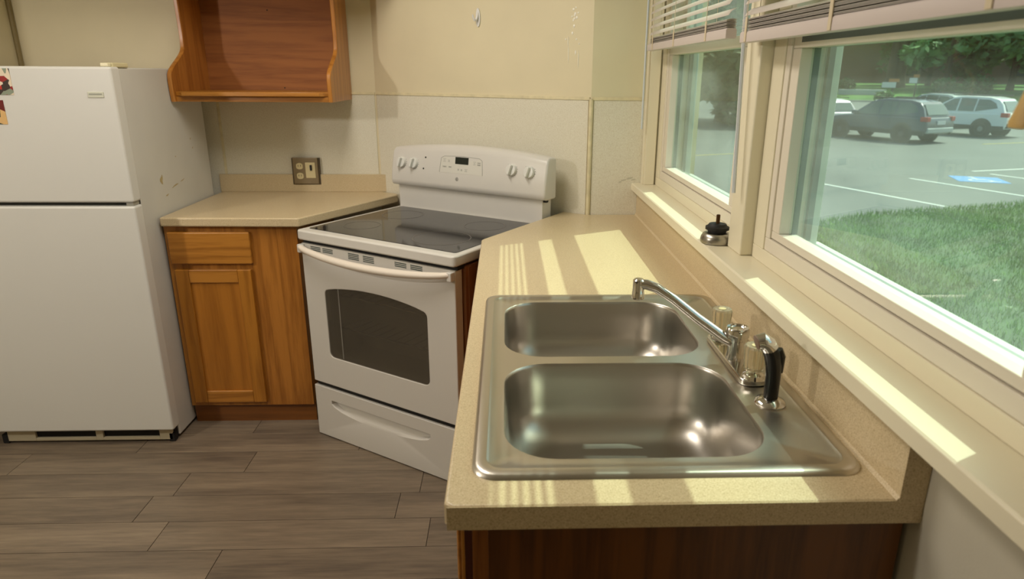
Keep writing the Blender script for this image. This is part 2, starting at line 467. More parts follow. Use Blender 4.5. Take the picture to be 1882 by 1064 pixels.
# glossy drips and droplets on the corner wall, joined as one part
bm = bmesh.new()
def wallpt(s, z, off=.002):
    n = Vector((dv.y, -dv.x))
    p = P0+dv*s+n*off
    return Vector((p.x, p.y, z))
def drip(s, z, rx, rz):
    ret = bmesh.ops.create_icosphere(bm, subdivisions=1, radius=1)
    R_ = Matrix.Rotation(math.atan2(dv.y, dv.x), 4, 'Z')
    for v in ret['verts']:
        v.co = wallpt(s, z, .0005)+(R_ @ Vector((v.co.x*rx, v.co.y*.0022, v.co.z*rz)))
S1 = 1.0   # distance along the diagonal wall near the window end
for du, z, rx, rz in ((0, 1.716, .004, .004), (.006, 1.70, .004, .005), (.016, 1.703, .003, .003), (.004, 1.694, .004, .004), (.011, 1.686, .004, .005),
                      (-.004, 1.690, .003, .003), (.003, 1.682, .004, .004), (0, 1.676, .003, .004), (.003, 1.655, .0035, .006), (-.002, 1.629, .003, .005),
                      (-.024, 1.607, .003, .003), (.012, 1.606, .003, .003), (.010, 1.557, .0025, .008), (.021, 1.589, .002, .003), (-.014, 1.552, .0016, .03),
                      (-.016, 1.60, .0016, .016), (.020, 1.53, .0016, .03), (.008, 1.722, .003, .003)):
    drip(LD-.088+du*1.3, z, rx*1.3, rz*1.25)
o = obj('paint_drips', bm, SPLAT, wd); o['kind'] = 'stuff'

bm = bmesh.new()
for x_, z_, a_, b_ in ((.575, 1.058, .012, .003), (.600, 1.066, .014, .004), (.560, 1.050, .006, .003), (.615, 1.060, .010, .003)):
    bm.faces.new([bm.verts.new((x_+a_*math.cos(k*PI/5)-.3*b_*math.sin(k*PI/5), YE-.0046, z_+b_*math.sin(k*PI/5)+.25*a_*math.cos(k*PI/5))) for k in range(10)])
o = obj('scuff_marks', bm, mat('grey_scuff', (198, 193, 174), .6), we); o['kind'] = 'stuff'

# ------------------------------------------------------------------ windows
def zplate(bm, x0, x1, y0, y1, z0, z1, fr):
    """rectangular frame in the yz-plane, member widths fr = (left(y1 side), right(y0 side), bottom, top)"""
    box(bm, x0, x1, y0, y1, z0, z0+fr[2]); box(bm, x0, x1, y0, y1, z1-fr[3], z1)
    box(bm, x0, x1, y1-fr[0], y1, z0+fr[2], z1-fr[3]); box(bm, x0, x1, y0, y0+fr[1], z0+fr[2], z1-fr[3])
def make_window(name, y0, y1, zr=1.575):
    bm = bmesh.new()
    zplate(bm, .697, .80, y0, y1, 1.047, 2.06, (.065, .065, .034, .05))       # cream casing stop
    w_ = struct(name, bm, CREAM, .002)
    a, b = y0+.065, y1-.065
    bm = bmesh.new(); zplate(bm, .700, .775, a, b, 1.081, 2.01, (.025, .025, .031, .03))
    obj('vinyl_frame', bm, VINYL, w_, .002)
    c, d = a+.025, b-.025
    bm = bmesh.new(); zplate(bm, .704, .745, c, d, 1.114, zr, (.040, .040, .018, .030))
    ls = obj('lower_sash', bm, VINYL, w_, .002)
    bx('glass_pane', (.728, .732, c+.038, d-.038, 1.130, zr-.028), GLASS, ls, smooth=False)
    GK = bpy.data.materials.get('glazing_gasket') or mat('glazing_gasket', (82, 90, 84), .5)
    bx('glazing_gasket', (.733, .746, d-.0415, d-.0395, 1.130, zr-.027), GK, ls)
    if zr < 1.57: bx('rail_shade', (.7032, .7045, c+.04, d-.04, zr-.019, zr-.006), GK, ls)  # dark strip stands in for shade on the meeting rail, in gasket grey
    bm = bmesh.new(); zplate(bm, .747, .775, c, d, zr-.025, 1.985, (.040, .040, .030, .03))
    us = obj('upper_sash', bm, VINYL, w_, .002)
    bx('glass_pane', (.758, .762, c+.038, d-.038, zr+.003, 1.957), GLASS, us, smooth=False)
    # outside jamb liners, screen stop and sill
    bm = bmesh.new()
    for yy0, yy1 in ((a-.005, a+.022), (b-.022, b+.005)):
        box(bm, .775, .815, yy0, yy1, 1.06, 2.04)
    box(bm, .775, .83, a, b, 1.05, 1.100)
    box(bm, .775, .815, a, b, 2.0, 2.05)
    obj('outside_frame', bm, VINYLX, w_, .002)
    bm = bmesh.new()
    for yy0, yy1 in ((c+.004, c+.016), (d-.016, d-.004)):
        box(bm, .777, .790, yy0, yy1, 1.10, 1.99)
    box(bm, .777, .790, c, d, 1.10, 1.112)
    obj('screen_track', bm, mat('grey_track', (128, 136, 132), .4, .3), w_)
    return w_
make_window('window_1', .915, 1.952)
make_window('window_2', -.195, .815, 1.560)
# mullion post, end casing, head casing
sbox('trim_1', (.667, .80, .818, .914, 1.047, 2.06), CREAM, .005, segs=3)
bm = bmesh.new()
box(bm, .645, .700, 1.954, 1.990, 1.047, 2.10); box(bm, .650, .690, 1.940, 1.954, 1.047, 2.06)
struct('trim_2', bm, CREAM, .002)
sbox('trim_3', (.636, .80, -.30, 1.99, 2.055, 2.14), CREAM, .003)
# window sill: sloped nosed board
bm = bmesh.new()
prism(bm, [(.608, 1.018), (.70, 1.018), (.70, 1.047), (.612, 1.047), (.608, 1.044)], -.75, 1.992, axis=1)
sill = struct('trim_4', bm, CREAM, .0015)

# ------------------------------------------------------------------ blinds
def ladder(p, y, z0, z1, x):
    bm = bmesh.new()
    for dx in (-.0135, .0135):
        tube(bm, [(x+dx, y, z0), (x+dx, y, z1)], .0009, 5)
    return obj('ladder_cord', bm, CORD, p)
def make_blind(label, y0, y1, zb, zs, cords, pitch=.0245):
    x = .636
    t = thing('window_blind', label, 'blind', (x, (y0+y1)/2, zb))
    bx('headrail', (x-.018, x+.018, y0, y1, 2.045, 2.075), RAIL, t, .003)
    bm = bmesh.new()
    pr = [(-.013, 0), (.011, 0), (.0135, .004), (.0135, .020), (.010, .024), (-.011, .024), (-.0135, .020), (-.0135, .004)]
    prism(bm, [(x+a, zb+b) for a, b in pr], y0, y1, axis=1)
    obj('bottom_rail', bm, RAIL, t, .001)
    def slat(z, tilt, nm='slat'):
        bm = bmesh.new()
        pts = []
        for k in range(6):
            s = -1+2*k/5
            pts.append((s*.0125, .0022*(1-s*s)))
        c, s_ = math.cos(tilt), math.sin(tilt)
        up_ = [(x+a*c-b*s_, z+a*s_+b*c) for a, b in pts]
        lo_ = [(x+a*c-(b-.0007)*s_, z+a*s_+(b-.0007)*c) for a, b in reversed(pts)]
        prism(bm, up_+lo_, y0+.004, y1-.004, axis=1)
        return obj(nm, bm, BLIND, t)
    z = zb+.0255
    k = 0
    while z < zs:
        slat(z, .05*math.sin(k*2.1)); z += .0026; k += 1
    z = zs+.016
    while z < 2.04:
        slat(z, .73); z += pitch
    for y in cords:
        ladder(t, y, zb+.002, 2.05, x)
        bx('cord_clip', (x-.0155, x-.0130, y-.006, y+.006, zb+.001, zs+.004), CORD, t, .001)
    return t
b1 = make_blind('short white mini blind raised over the narrower far window', .945, 1.895, 1.560, 1.606, (1.80, 1.48, 1.12))
b2 = make_blind('long white mini blind bunched up over the near window', -.20, .838, 1.545, 1.594, (.80, .39, .005))
# tilt wands / cords
bm = bmesh.new(); tube(bm, [(.645, .906, 2.05), (.645, .884, 1.64), (.645, .841, 1.200)], .0048, 6)
obj('tilt_wand', bm, WAND, b1)
bm = bmesh.new(); tube(bm, [(.628, 1.945, 2.05), (.626, 1.935, 1.60), (.626, 1.93, 1.27)], .0042, 6)
obj('pull_cord', bm, WAND, b1)
t = thing('cord_tassel', 'wooden bell-shaped cord tassel hanging at the right edge before the car park view', 'tassel', (.585, -.146, 1.428))
bm = bmesh.new(); lathe(bm, [(.005, .062), (.007, .058), (.010, .045), (.016, .022), (.0205, .006), (.020, .001), (.016, 0)], (.585, -.146, 1.428), seg=20)
obj('bell', bm, TASSEL, t)
bm = bmesh.new(); tube(bm, [(.585, -.146, 1.489), (.595, -.147, 1.75), (.614, -.148, 2.045)], .0012, 6)
obj('cord', bm, CORD, t)

# ------------------------------------------------------------------ right countertop
cut = Vector((.52, .855)).normalized()
hit = (.326, 2.050)
outer = [(0, .012), (.012, 0), (.6675, 0), (.6675, YE-.006), (XD-.006, YE-.006), (hit[0]+.012, hit[1]-.002), (hit[0], hit[1]-.006), (.008, 1.560), (0, 1.542)]
t = thing('countertop', 'beige speckled laminate countertop around the sink under the windows', 'countertop', (.3, .9, .876))
bm = bmesh.new()
hole = rrect(.050, .606, .078, .884, .03, 4)
loops, fs = fill_holes(bm, outer, [hole], CT)
ret = bmesh.ops.extrude_face_region(bm, geom=fs)
low = [v for v in ret['geom'] if isinstance(v, bmesh.types.BMVert)]
for v in low: v.co.z = .876
o = obj('slab', bm, LAM, t, .005, segs=3)
bm = bmesh.new(); box(bm, .632, .6675, 0, YE-.006, CT, 1.0175)
obj('backsplash', bm, LAM, t, .003)
bm = bmesh.new(); prism(bm, [(.627, CT), (.632, CT), (.632, CT+.005)], -.0005, YE-.006, axis=1)
obj('caulk_line', bm, LAM, t)
# laminate end cap covers slab end + backsplash end
bm = bmesh.new()
prism(bm, [(.004, .877), (.6675, .877), (.6675, 1.017), (.631, 1.017), (.631, .9135), (.004, .9135)], -.0012, .0002, axis=1)
obj('end_cap', bm, LAM, t)

# ------------------------------------------------------------------ sink base cabinet under right counter
t = thing('sink_cabinet', 'oak sink base cabinet with dark end panel under the right countertop', 'cabinet', (.33, .8, FL))
bm = bmesh.new()
for a in ((.046, .645, .030, .040, FL+.09, .876), (.046, .645, 1.50, 1.51, FL+.09, .876), (.046, .645, .04, 1.5, FL+.09, FL+.10), (.635, .645, .04, 1.5, FL+.1, .876)): box(bm, *a)
obj('carcass', bm, OAKV, t)
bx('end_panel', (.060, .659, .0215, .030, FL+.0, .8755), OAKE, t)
bx('corner_stile', (.037, .060, .0195, .030, FL+.0, .8755), wood('oak_stile', (150, 92, 34), (110, 62, 18), 2), t, .001)
bx('face_frame_edge', (.026, .037, .024, 1.50, FL+.09, .8755), MAHO, t)
bx('front_edge_strip', (.0215, .026, .0205, .045, FL+.09, .8755), OAKV, t, .0008)
for k in range(3):
    ya = .075+k*.475
    d_ = bx('door', (.010, .026, ya, ya+.445, FL+.13, .70), OAKD, t, .004)
    bx('panel', (.0085, .0105, ya+.06, ya+.385, FL+.19, .64), OAKD, d_, .001)
    bx('drawer_front', (.010, .026, ya, ya+.445, .725, .85), OAKX, t, .004)
bx('toe_kick', (.085, .095, .04, 1.5, FL, FL+.09), OAKE, t)
bm = bmesh.new()
prism(bm, [(.03, 1.512), (.64, 1.512), (.64, 1.96), (.44, 1.97), (.33, 2.03), (.030, 1.53)], FL+.09, .876)
obj('corner_filler', bm, OAKV, t)

# ------------------------------------------------------------------ sink
t = thing('kitchen_sink', 'stainless steel double bowl sink set into the beige countertop', 'sink', (.33, .48, CT))
ox0, ox1, oy0, oy1 = .034, .622, .060, .901
bm = bmesh.new()
rA, rB, xb0, xb1 = (.110, .463), (.497, .846), .082, .508
h1 = rrect(xb0, xb1, rA[0], rA[1], .085, 8)
h2 = rrect(xb0, xb1, rB[0], rB[1], .085, 8)
inn = rrect(ox0+.026, ox1-.026, oy0+.026, oy1-.026, .022, 6)
DZ = CT+.0035
loops, fs = fill_holes(bm, inn, [h1, h2], DZ)
# raised bead then outer edge
rings = [loops[0]]
for ins, z, r in ((.0225, DZ+.0032, .026), (.0205, DZ+.0040, .028), (.008, DZ+.0040, .034), (.003, DZ+.0026, .036), (.0, DZ-.0030, .038)):
    rings.append([bm.verts.new((x, y, z)) for x, y in rrect(ox0+ins, ox1-ins, oy0+ins, oy1-ins, r, 6)])
for A, B in zip(rings, rings[1:]):
    n_ = len(A)
    for k in range(n_): bm.faces.new((A[k], A[(k+1) % n_], B[(k+1) % n_], B[k]))
obj('deck', bm, STEEL, t, ang=50)
def bowl(y0, y1, nm):
    bm = bmesh.new()
    prof = []   # inset, z, corner radius
    prof += [(0, DZ, .085), (.0015, DZ-.002, .085), (.003, DZ-.007, .084), (.006, DZ-.04, .082), (.009, DZ-.085, .080)]
    for k in range(1, 10):
        a = k/9*PI/2
        prof.append((.009+.062*(1-math.cos(a)), DZ-.085-.070*math.sin(a), .080-.02*k/9))
    prof += [(.095, DZ-.157, .055), (.12, DZ-.158, .04)]
    R_ = []
    for ins, z, r in prof:
        R_.append([bm.verts.new((x, y, z)) for x, y in rrect(xb0+ins, xb1-ins, y0+ins, y1-ins, r, 8)])
    for A, B in zip(R_, R_[1:]):
        n_ = len(A)
        for k in range(n_): bm.faces.new((A[k], A[(k+1) % n_], B[(k+1) % n_], B[k]))
    bm.faces.new(R_[-1])
    b_ = obj('bowl', bm, STEELW, t, ang=60)
    cx, cy = (xb0+xb1)/2, (y0+y1)/2
    bm = bmesh.new(); lathe(bm, [(.045, 0), (.043, .002), (.034, .0005), (.030, -.010), (.012, -.012)], (cx, cy, DZ-.1578), seg=24)
    d_ = obj('drain', bm, CHROME, b_)
bowl(rA[0], rA[1], 'bowl'); bowl(rB[0], rB[1], 'bowl')

# ------------------------------------------------------------------ faucet
FX, FY, FZ = .553, .452, DZ
t = thing('faucet', 'chrome two-handle kitchen faucet with long spout over the sink', 'faucet', (FX, FY, FZ))
bm = bmesh.new()
prism(bm, rrect(FX-.027, FX+.027, .347, .590, .020, 6), FZ+.0003, FZ+.014)
obj('base_plate', bm, CHROME, t, .004, segs=3)
bm = bmesh.new(); lathe(bm, [(.019, .013), (.018, .022), (.0165, .030), (.0165, .054), (.0175, .055), (.0175, .060), (.0235, .062), (.0235, .076), (.021, .081), (.015, .082), (.014, .079), (.004, .079)], (FX-.006, FY, FZ), seg=28)
obj('post', bm, CHROME, t)
sp = [(FX-.012, FY, FZ+.048), (FX-.030, FY+.004, FZ+.056), (FX-.085, FY+.020, FZ+.094), (FX-.132, FY+.033, FZ+.130), (FX-.163, FY+.042, FZ+.149), (FX-.184, FY+.048, FZ+.155), (FX-.199, FY+.052, FZ+.154)]
bm = bmesh.new(); tube(bm, sp, [.0120, .0114, .0106, .0102, .0100, .0104, .0106], 14)
s_ = obj('spout', bm, CHROME, t)
bm = bmesh.new(); lathe(bm, [(.009, .166), (.0118, .163), (.0118, .139), (.0125, .138), (.0125, .125), (.010, .123)], (FX-.199, FY+.052, FZ), seg=20)
obj('aerator', bm, CHROME, s_)
for yy in (.365, .571):
    bm = bmesh.new(); lathe(bm, [(.021, .012), (.019, .020), (.012, .024), (.010, .030)], (FX, yy, FZ), seg=24)
    cl_ = obj('handle_collar', bm, CHROME, t)
    bm = bmesh.new(); lathe(bm, [(.010, .028), (.017, .029), (.019, .036), (.021, .064), (.0215, .074), (.019, .078), (.010, .077)], (FX, yy, FZ), seg=48, flute=.035, nfl=12)
    h_ = obj('handle', bm, ACRYL, t, ang=30)
    h_['label'] = 'clear fluted acrylic faucet handle'
    bm = bmesh.new(); lathe(bm, [(.008, .0775), (.008, .0785), (.005, .0790)], (FX, yy, FZ), seg=16)
    obj('cap', bm, IVORY, h_)
# ------------------------------------------------------------------ side sprayer
SX, SY = .556, .283
t = thing('side_sprayer', 'black pull-out side sprayer with chrome head in its chrome deck ring', 'sprayer', (SX, SY, DZ))
bm = bmesh.new(); lathe(bm, [(.027, .0003), (.0275, .003), (.025, .007), (.018, .010), (.0145, .012)], (SX, SY, DZ), seg=28)
obj('deck_ring', bm, CHROME, t)
bm = bmesh.new(); tube(bm, [(SX, SY, DZ+.008), (SX, SY, DZ+.055), (SX-.002, SY, DZ+.075), (SX-.007, SY, DZ+.096), (SX-.013, SY, DZ+.108)], [.0125, .0130, .0138, .0145, .0145], 18)
obj('body', bm, BLACKP, t)
bm = bmesh.new(); tube(bm, [(SX-.011, SY, DZ+.105), (SX-.017, SY, DZ+.114), (SX-.026, SY+.001, DZ+.120), (SX-.034, SY+.002, DZ+.117)], [.0146, .0150, .0146, .0125], 18)
obj('spray_head', bm, CHROME, t)
bm = bmesh.new(); tube(bm, [(SX+.004, SY, DZ+.104), (SX+.010, SY, DZ+.090), (SX+.0125, SY, DZ+.060)], [.007, .0075, .004], 10)
obj('trigger', bm, BLACKP, t)
bm = bmesh.new(); lathe(bm, [(.0128, 0), (.0128, .002), (.0095, .0022)], (0, 0, 0), seg=16)
bmesh.ops.transform(bm, matrix=Matrix.Translation((SX-.0345, SY+.002, DZ+.1168)) @ Matrix.Rotation(math.radians(-105), 4, 'Y'), verts=bm.verts)
obj('spray_face', bm, mat('copper_grey_face', (150, 124, 112), .35, .6), t)

# ------------------------------------------------------------------ sink plug on the sill
t = thing('sink_strainer', 'metal sink strainer with black rubber stopper upside down on the window sill', 'strainer', (.650, .955, 1.047))
bm = bmesh.new(); lathe(bm, [(.036, .0002), (.0415, .002), (.0425, .010), (.041, .017), (.036, .026), (.030, .029)], (.650, .955, 1.047), seg=32)
obj('basket', bm, mat('worn_steel', (168, 164, 154), .3, 1), t)
bm = bmesh.new(); lathe(bm, [(.024, .0285), (.024, .036), (.031, .0365), (.031, .044), (.026, .0465), (.022, .052), (.006, .053)], (.650, .955, 1.047), seg=28)
obj('stopper', bm, RUBBER, t)
bm = bmesh.new(); lathe(bm, [(.0052, .052), (.0052, .075), (.0035, .0765)], (.650, .955, 1.047), seg=12)
obj('post', bm, mat('bronze_post', (88, 62, 36), .4, .8), t)

# ------------------------------------------------------------------ left countertop
t = thing('countertop', 'small beige laminate countertop between the fridge and the range', 'countertop', (-.9, 2.25, .876))
bm = bmesh.new()
prism(bm, [(-1.312, 1.930), (-.757, 1.918), (-.750, 1.922), (-.436, 2.462), (-.442, 2.506), (XC, YB-.006), (-1.312, YB-.006)], .876, CT)
obj('slab', bm, LAM, t, .008, segs=3)
bm = bmesh.new()
prism(bm, [(-1.312, CT), (-.492, CT), (-.492, .985), (-.505, .999), (-.822, .999), (-.822, .950), (-.957, .950), (-.957, .999), (-1.312, .999)], YB-.022, YB-.005, axis=1)
obj('backsplash', bm, LAM, t, .0015)
bx('edge_band', (-1.0, -.5, -.0, .002, 0, .03), LAM, t) if 0 else None

# ------------------------------------------------------------------ outlet
t = thing('wall_outlet', 'pewter double wall plate with outlet and black switch above the left counter', 'outlet', (-.885, YB-.024, .955))
bx('plate', (-.950, -.829, YB-.030, YB-.0225, .953, 1.081), PEWTER, t, .003)
for zz in (1.040, .993):
    bm = bmesh.new(); prism(bm, [(-.917+.017*max(-.86, min(.86, math.cos(a_)))*1.1, zz+.0155*math.sin(a_)) for a_ in [2*PI*k/20 for k in range(20)]], YB-.033, YB-.0295, axis=1)
    r_ = obj('socket', bm, IVORY, t, .0008)
    for dx in (-.006, .006):
        bx('slot', (-.917+dx-.001, -.917+dx+.001, YB-.0335, YB-.0325, zz-.002, zz+.007), DARK, r_)
s_ = bx('switch_insert', (-.889, -.842, YB-.033, YB-.0295, .983, 1.058), IVORY, t, .001)
bx('toggle', (-.866, -.857, YB-.040, YB-.0325, 1.020, 1.046), RUBBER, s_, .001)
bx('conduit_box', (-.956, -.823, YB-.0225, YB-.003, .951, 1.078), mat('dark_box', (84, 70, 50), .6), t)

# ------------------------------------------------------------------ left base cabinet
t = thing('base_cabinet', 'oak base cabinet with one drawer over one door beside the fridge', 'cabinet', (-1.05, 2.2, FL))
cy = 1.955
bm = bmesh.new()
for a in ((-1.312, -1.300, cy+.018, 2.56, FL+.09, .876), (-.787, -.775, cy+.018, 2.56, FL+.09, .876), (-1.30, -.787, cy+.02, 2.56, FL+.09, FL+.10), (-1.30, -.787, 2.55, 2.56, FL+.1, .876)): box(bm, *a)
obj('carcass', bm, OAKV, t)
bm = bmesh.new()
box(bm, -1.312, -1.262, cy, cy+.018, .060, .876); box(bm, -1.262, -.985, cy, cy+.018, .838, .876)
box(bm, -1.262, -.985, cy, cy+.018, .690, .730); box(bm, -1.262, -.985, cy, cy+.018, .060, .110)
obj('face_frame', bm, OAKV, t, .0008)
bx('wide_stile', (-.985, -.775, cy-.0005, cy+.018, .060, .876), wood('oak_filler', (180, 118, 46), (134, 80, 22), 2, scale=.9), t, .0008)
bx('drawer_front', (-1.297, -.964, cy-.019, cy-.0005, .716, .852), OAKX, t, .006, segs=2)
d_ = thing('x', '', '', (0, 0, 0)) if 0 else None
bm = bmesh.new()
x0, x1, z0, z1 = -1.287, -.975, .082, .692
box(bm, x0, x0+.056, cy-.019, cy-.0005, z0, z1); box(bm, x1-.056, x1, cy-.019, cy-.0005, z0, z1)
dr = obj('door', bm, OAKD, t, .003)
for za in (z0, z1-.056): bx('door_rail', (x0+.056, x1-.056, cy-.019, cy-.0005, za, za+.056), OAKX, dr, .003)
bx('door_panel', (x0+.05, x1-.05, cy-.0110, cy-.002, z0+.05, z1-.05), wood('oak_panel', (174, 112, 36), (144, 88, 22), 2, scale=.6), dr)
bx('toe_kick', (-1.312, -.775, cy+.022, cy+.034, FL, .060), wood('oak_kick', (132, 80, 30), (104, 60, 18), 0), t)

# ------------------------------------------------------------------ open wall cabinet
t = thing('wall_cabinet', 'open oak wall cabinet with curved side panels above the left counter', 'cabinet', (-.99, 2.4, 1.355))
def side_profile():
    p = [(2.204, 1.354), (2.198, 1.40), (2.196, 1.44)]
    for k in range(0, 13):
        s = k/12; e = s*s*(3-2*s)
        p.append((2.198+.160*e, 1.455+.125*s))
    return p+[(2.362, 1.62), (2.358, 1.70), (2.350, 1.8695)]
for xa in (-1.3205, -.663):
    bm = bmesh.new(); rows = []
    for y_, z_ in side_profile():
        rows.append([bm.verts.new(c) for c in ((xa, YB-.006, z_), (xa, y_, z_), (xa+.003, y_-.004, z_), (xa+.015, y_-.004, z_), (xa+.018, y_, z_), (xa+.018, YB-.006, z_))])
    for A, B in zip(rows, rows[1:]):
        for k in range(6): bm.faces.new((A[k], A[(k+1) % 6], B[(k+1) % 6], B[k]))
    bm.faces.new(rows[0]); bm.faces.new(rows[-1])
    obj('side_panel', bm, OAKS, t)
bx('back_panel', (-1.3025, -.663, YB-.012, YB-.005, 1.375, 1.8695), OAKU, t)
bm = bmesh.new()
prism(bm, [(-1.3025, YB-.013), (-.663, YB-.013), (-.663, 2.212), (-.680, 2.208), (-.698, 2.190), (-1.268, 2.190), (-1.286, 2.208), (-1.3025, 2.212)], 1.377, 1.395)
obj('shelf', bm, OAKX, t, .003)
bx('bottom_rail', (-1.3025, -.663, 2.214, 2.232, 1.354, 1.3765), OAKX, t, .001)
bx('top_panel', (-1.3025, -.663, 2.36, YB-.013, 1.852, 1.8695), OAKX, t)
for sx, sz in ((-1.0, 1.745), (-.955, 1.405)):
    bm = bmesh.new(); lathe(bm, [(.003, 0), (.003, -.0012), (.001, -.0016)], (sx+.0, YB-.0121, sz), axis=1, seg=10)
    obj('screw_head', bm, DARK, t)

# ------------------------------------------------------------------ refrigerator
t = thing('refrigerator', 'white top-freezer refrigerator standing left of the oak base cabinet', 'refrigerator', (-1.69, 2.15, FL))
fx0, fx1 = -2.06, -1.3225
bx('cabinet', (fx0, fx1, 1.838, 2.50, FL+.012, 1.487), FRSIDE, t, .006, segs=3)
for nm, z0, z1 in (('freezer_door', 1.004, 1.490), ('fridge_door', .040, .990)):
    d_ = bx(nm, (fx0, fx1+.012, 1.768, 1.828, z0, z1), FRW, t, .009, segs=3)
    bx('door_gasket', (fx0+.008, fx1-.004, 1.828, 1.838, z0+.006, z1-.006), GASK, d_)
    if nm == 'freezer_door':
        bg_ = bx('badge', (-1.405, -1.349, 1.7655, 1.7685, 1.384, 1.404), mat('badge_silver', (196, 196, 178), .4, .3), d_, .001)
        bx('badge_line', (-1.400, -1.354, 1.7650, 1.7657, 1.3935, 1.3985), mat('badge_grey', (150, 152, 138), .4), bg_)
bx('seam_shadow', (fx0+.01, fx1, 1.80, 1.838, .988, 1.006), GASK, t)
bm = bmesh.new(); box(bm, -1.345, -1.318, 1.778, 1.82, .9905, 1.0035)
obj('middle_hinge', bm, mat('hinge_grey', (176, 174, 164), .4, .3), t, .002)
bm = bmesh.new()
box(bm, -1.352, -1.318, 1.800, 1.905, 1.4875, 1.504)
obj('hinge_cover', bm, mat('cream_plastic', (214, 204, 162), .4), t, .004)
bx('hinge_cap', (-1.350, -1.322, 1.776, 1.799, 1.490, 1.503), mat('ivory_cap', (232, 224, 188), .4), t, .004)
# base grille with two openings
bm = bmesh.new()
z0, z1 = FL+.010, .036
gx = (-2.02, -1.905, -1.655, -1.625, -1.390, -1.335)
yg0, yg1 = 1.800, 1.812
for a, b in ((gx[0], gx[1]), (gx[2], gx[3]), (gx[4], gx[5])): box(bm, a, b, yg0, yg1, z0, z1)
for a, b in ((gx[1], gx[2]), (gx[3], gx[4])):
    box(bm, a, b, yg0, yg1, z0, z0+.014); box(bm, a, b, yg0, yg1, z1-.008, z1)
obj('base_grille', bm, BEIGEP, t, .002)
bx('grille_back', (-2.02, -1.33, 1.812, 1.838, FL+.01, .034), DARK, t)
bx('foot', (-1.352, -1.328, 1.80, 1.83, FL, .012), DARK, t, .003)
bx('foot', (-2.045, -2.02, 1.80, 1.83, FL, .012), DARK, t, .003)
bx('foot', (-1.352, -1.328, 2.45, 2.48, FL, FL+.013), DARK, t, .003)
bx('foot', (-2.045, -2.02, 2.45, 2.48, FL, FL+.013), DARK, t, .003)
# brown scuffs on the side panel: joined, far too small to count
bm = bmesh.new()
for cy_, cz_, ry, rz, tl in ((2.02, 1.05, .010, .016, .2), (2.03, 1.062, .004, .012, .1), (2.13, 1.013, .030, .003, .18), (2.20, 1.025, .02, .002, .2), (2.33, 1.19, .004, .005, 0), (2.17, 1.13, .004, .003, 0), (2.34, 1.15, .005, .003, .5), (2.05, .985, .012, .003, .2)):
    vs = []
    for k in range(10):
        a = 2*PI*k/10
        r_ = 1+.25*math.sin(3*a+cy_*40)
        yy, zz = ry*r_*math.cos(a), rz*r_*math.sin(a)
        vs.append(bm.verts.new((fx1+.0006, cy_+yy*math.cos(tl)-zz*math.sin(tl), cz_+yy*math.sin(tl)+zz*math.cos(tl))))
    bm.faces.new(vs)
o = obj('scuff_marks', bm, STAIN, t); o['kind'] = 'stuff'
# pictures stuck to the freezer door
m1 = patches('photo_print_a', [(150, 40, 40), (60, 50, 46), (226, 190, 150), (190, 52, 46), (140, 150, 130), (230, 214, 190)], 42)
m2 = patches('photo_print_b', [(196, 140, 50), (220, 180, 120), (110, 36, 34), (60, 70, 60)], 36)
tag(bx('photo_magnet', (-1.752, -1.662, 1.7662, 1.7679, 1.392, 1.482), m1, None), 'red and black snapshot magnet at the top left of the freezer door', 'magnet')
tag(bx('photo_magnet', (-1.790, -1.706, 1.7662, 1.7679, 1.290, 1.374), m2, None), 'orange and dark red picture magnet below the other on the freezer door', 'magnet')

# ------------------------------------------------------------------ range (local frame, turned 33 degrees into the corner)
ANG = math.radians(33)
t = thing('electric_range', 'white smooth-top electric range set diagonally in the corner', 'stove', (-.7354, 1.8585, FL), -ANG)
SZ, SK = -.0614, 1.062
def L(name, bm, m, parent=None, bevel=0, **k):
    for v in bm.verts: v.co = v.co*SK+Vector((0, 0, SZ))
    return obj(name, bm, m, parent or t, bevel, local=True, **k)
def Lb(name, d, m, parent=None, bevel=0, **k):
    bm = bmesh.new(); box(bm, *d); return L(name, bm, m, parent, bevel, **k)
SW = .735
bm = bmesh.new()
wy0, wy1 = .045, .625
box(bm, 0, .018, wy0, wy1, .062, .872); box(bm, .018, SW-.018, wy1-.02, wy1, .0620, .872)
box(bm, .018, SW-.018, wy0, wy1-.02, .29, .305); box(bm, .018, SW-.018, wy0, wy1-.02, .062, .07); box(bm, .018, SW-.018, wy0, wy1-.02, .84, .872)
L('body', bm, WHITE)
p_ = Lb('side_panel', (SW-.018, SW, wy0, wy1, .0620, .872), BROWNS); p_['label'] = 'range side panel, tinted brown for reflected wood'
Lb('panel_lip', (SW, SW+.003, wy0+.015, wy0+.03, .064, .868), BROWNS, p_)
Lb('foot', (.02, .05, .06, .09, .0582, .066), DARK); Lb('foot', (SW-.05, SW-.02, .06, .09, .0582, .066), DARK)
Lb('foot', (.02, .05, .56, .59, .0582, .066), DARK); Lb('foot', (SW-.05, SW-.02, .56, .59, .0582, .066), DARK)
Lb('top_gap', (.006, SW-.006, .010, .05, .866, .880), DARK)
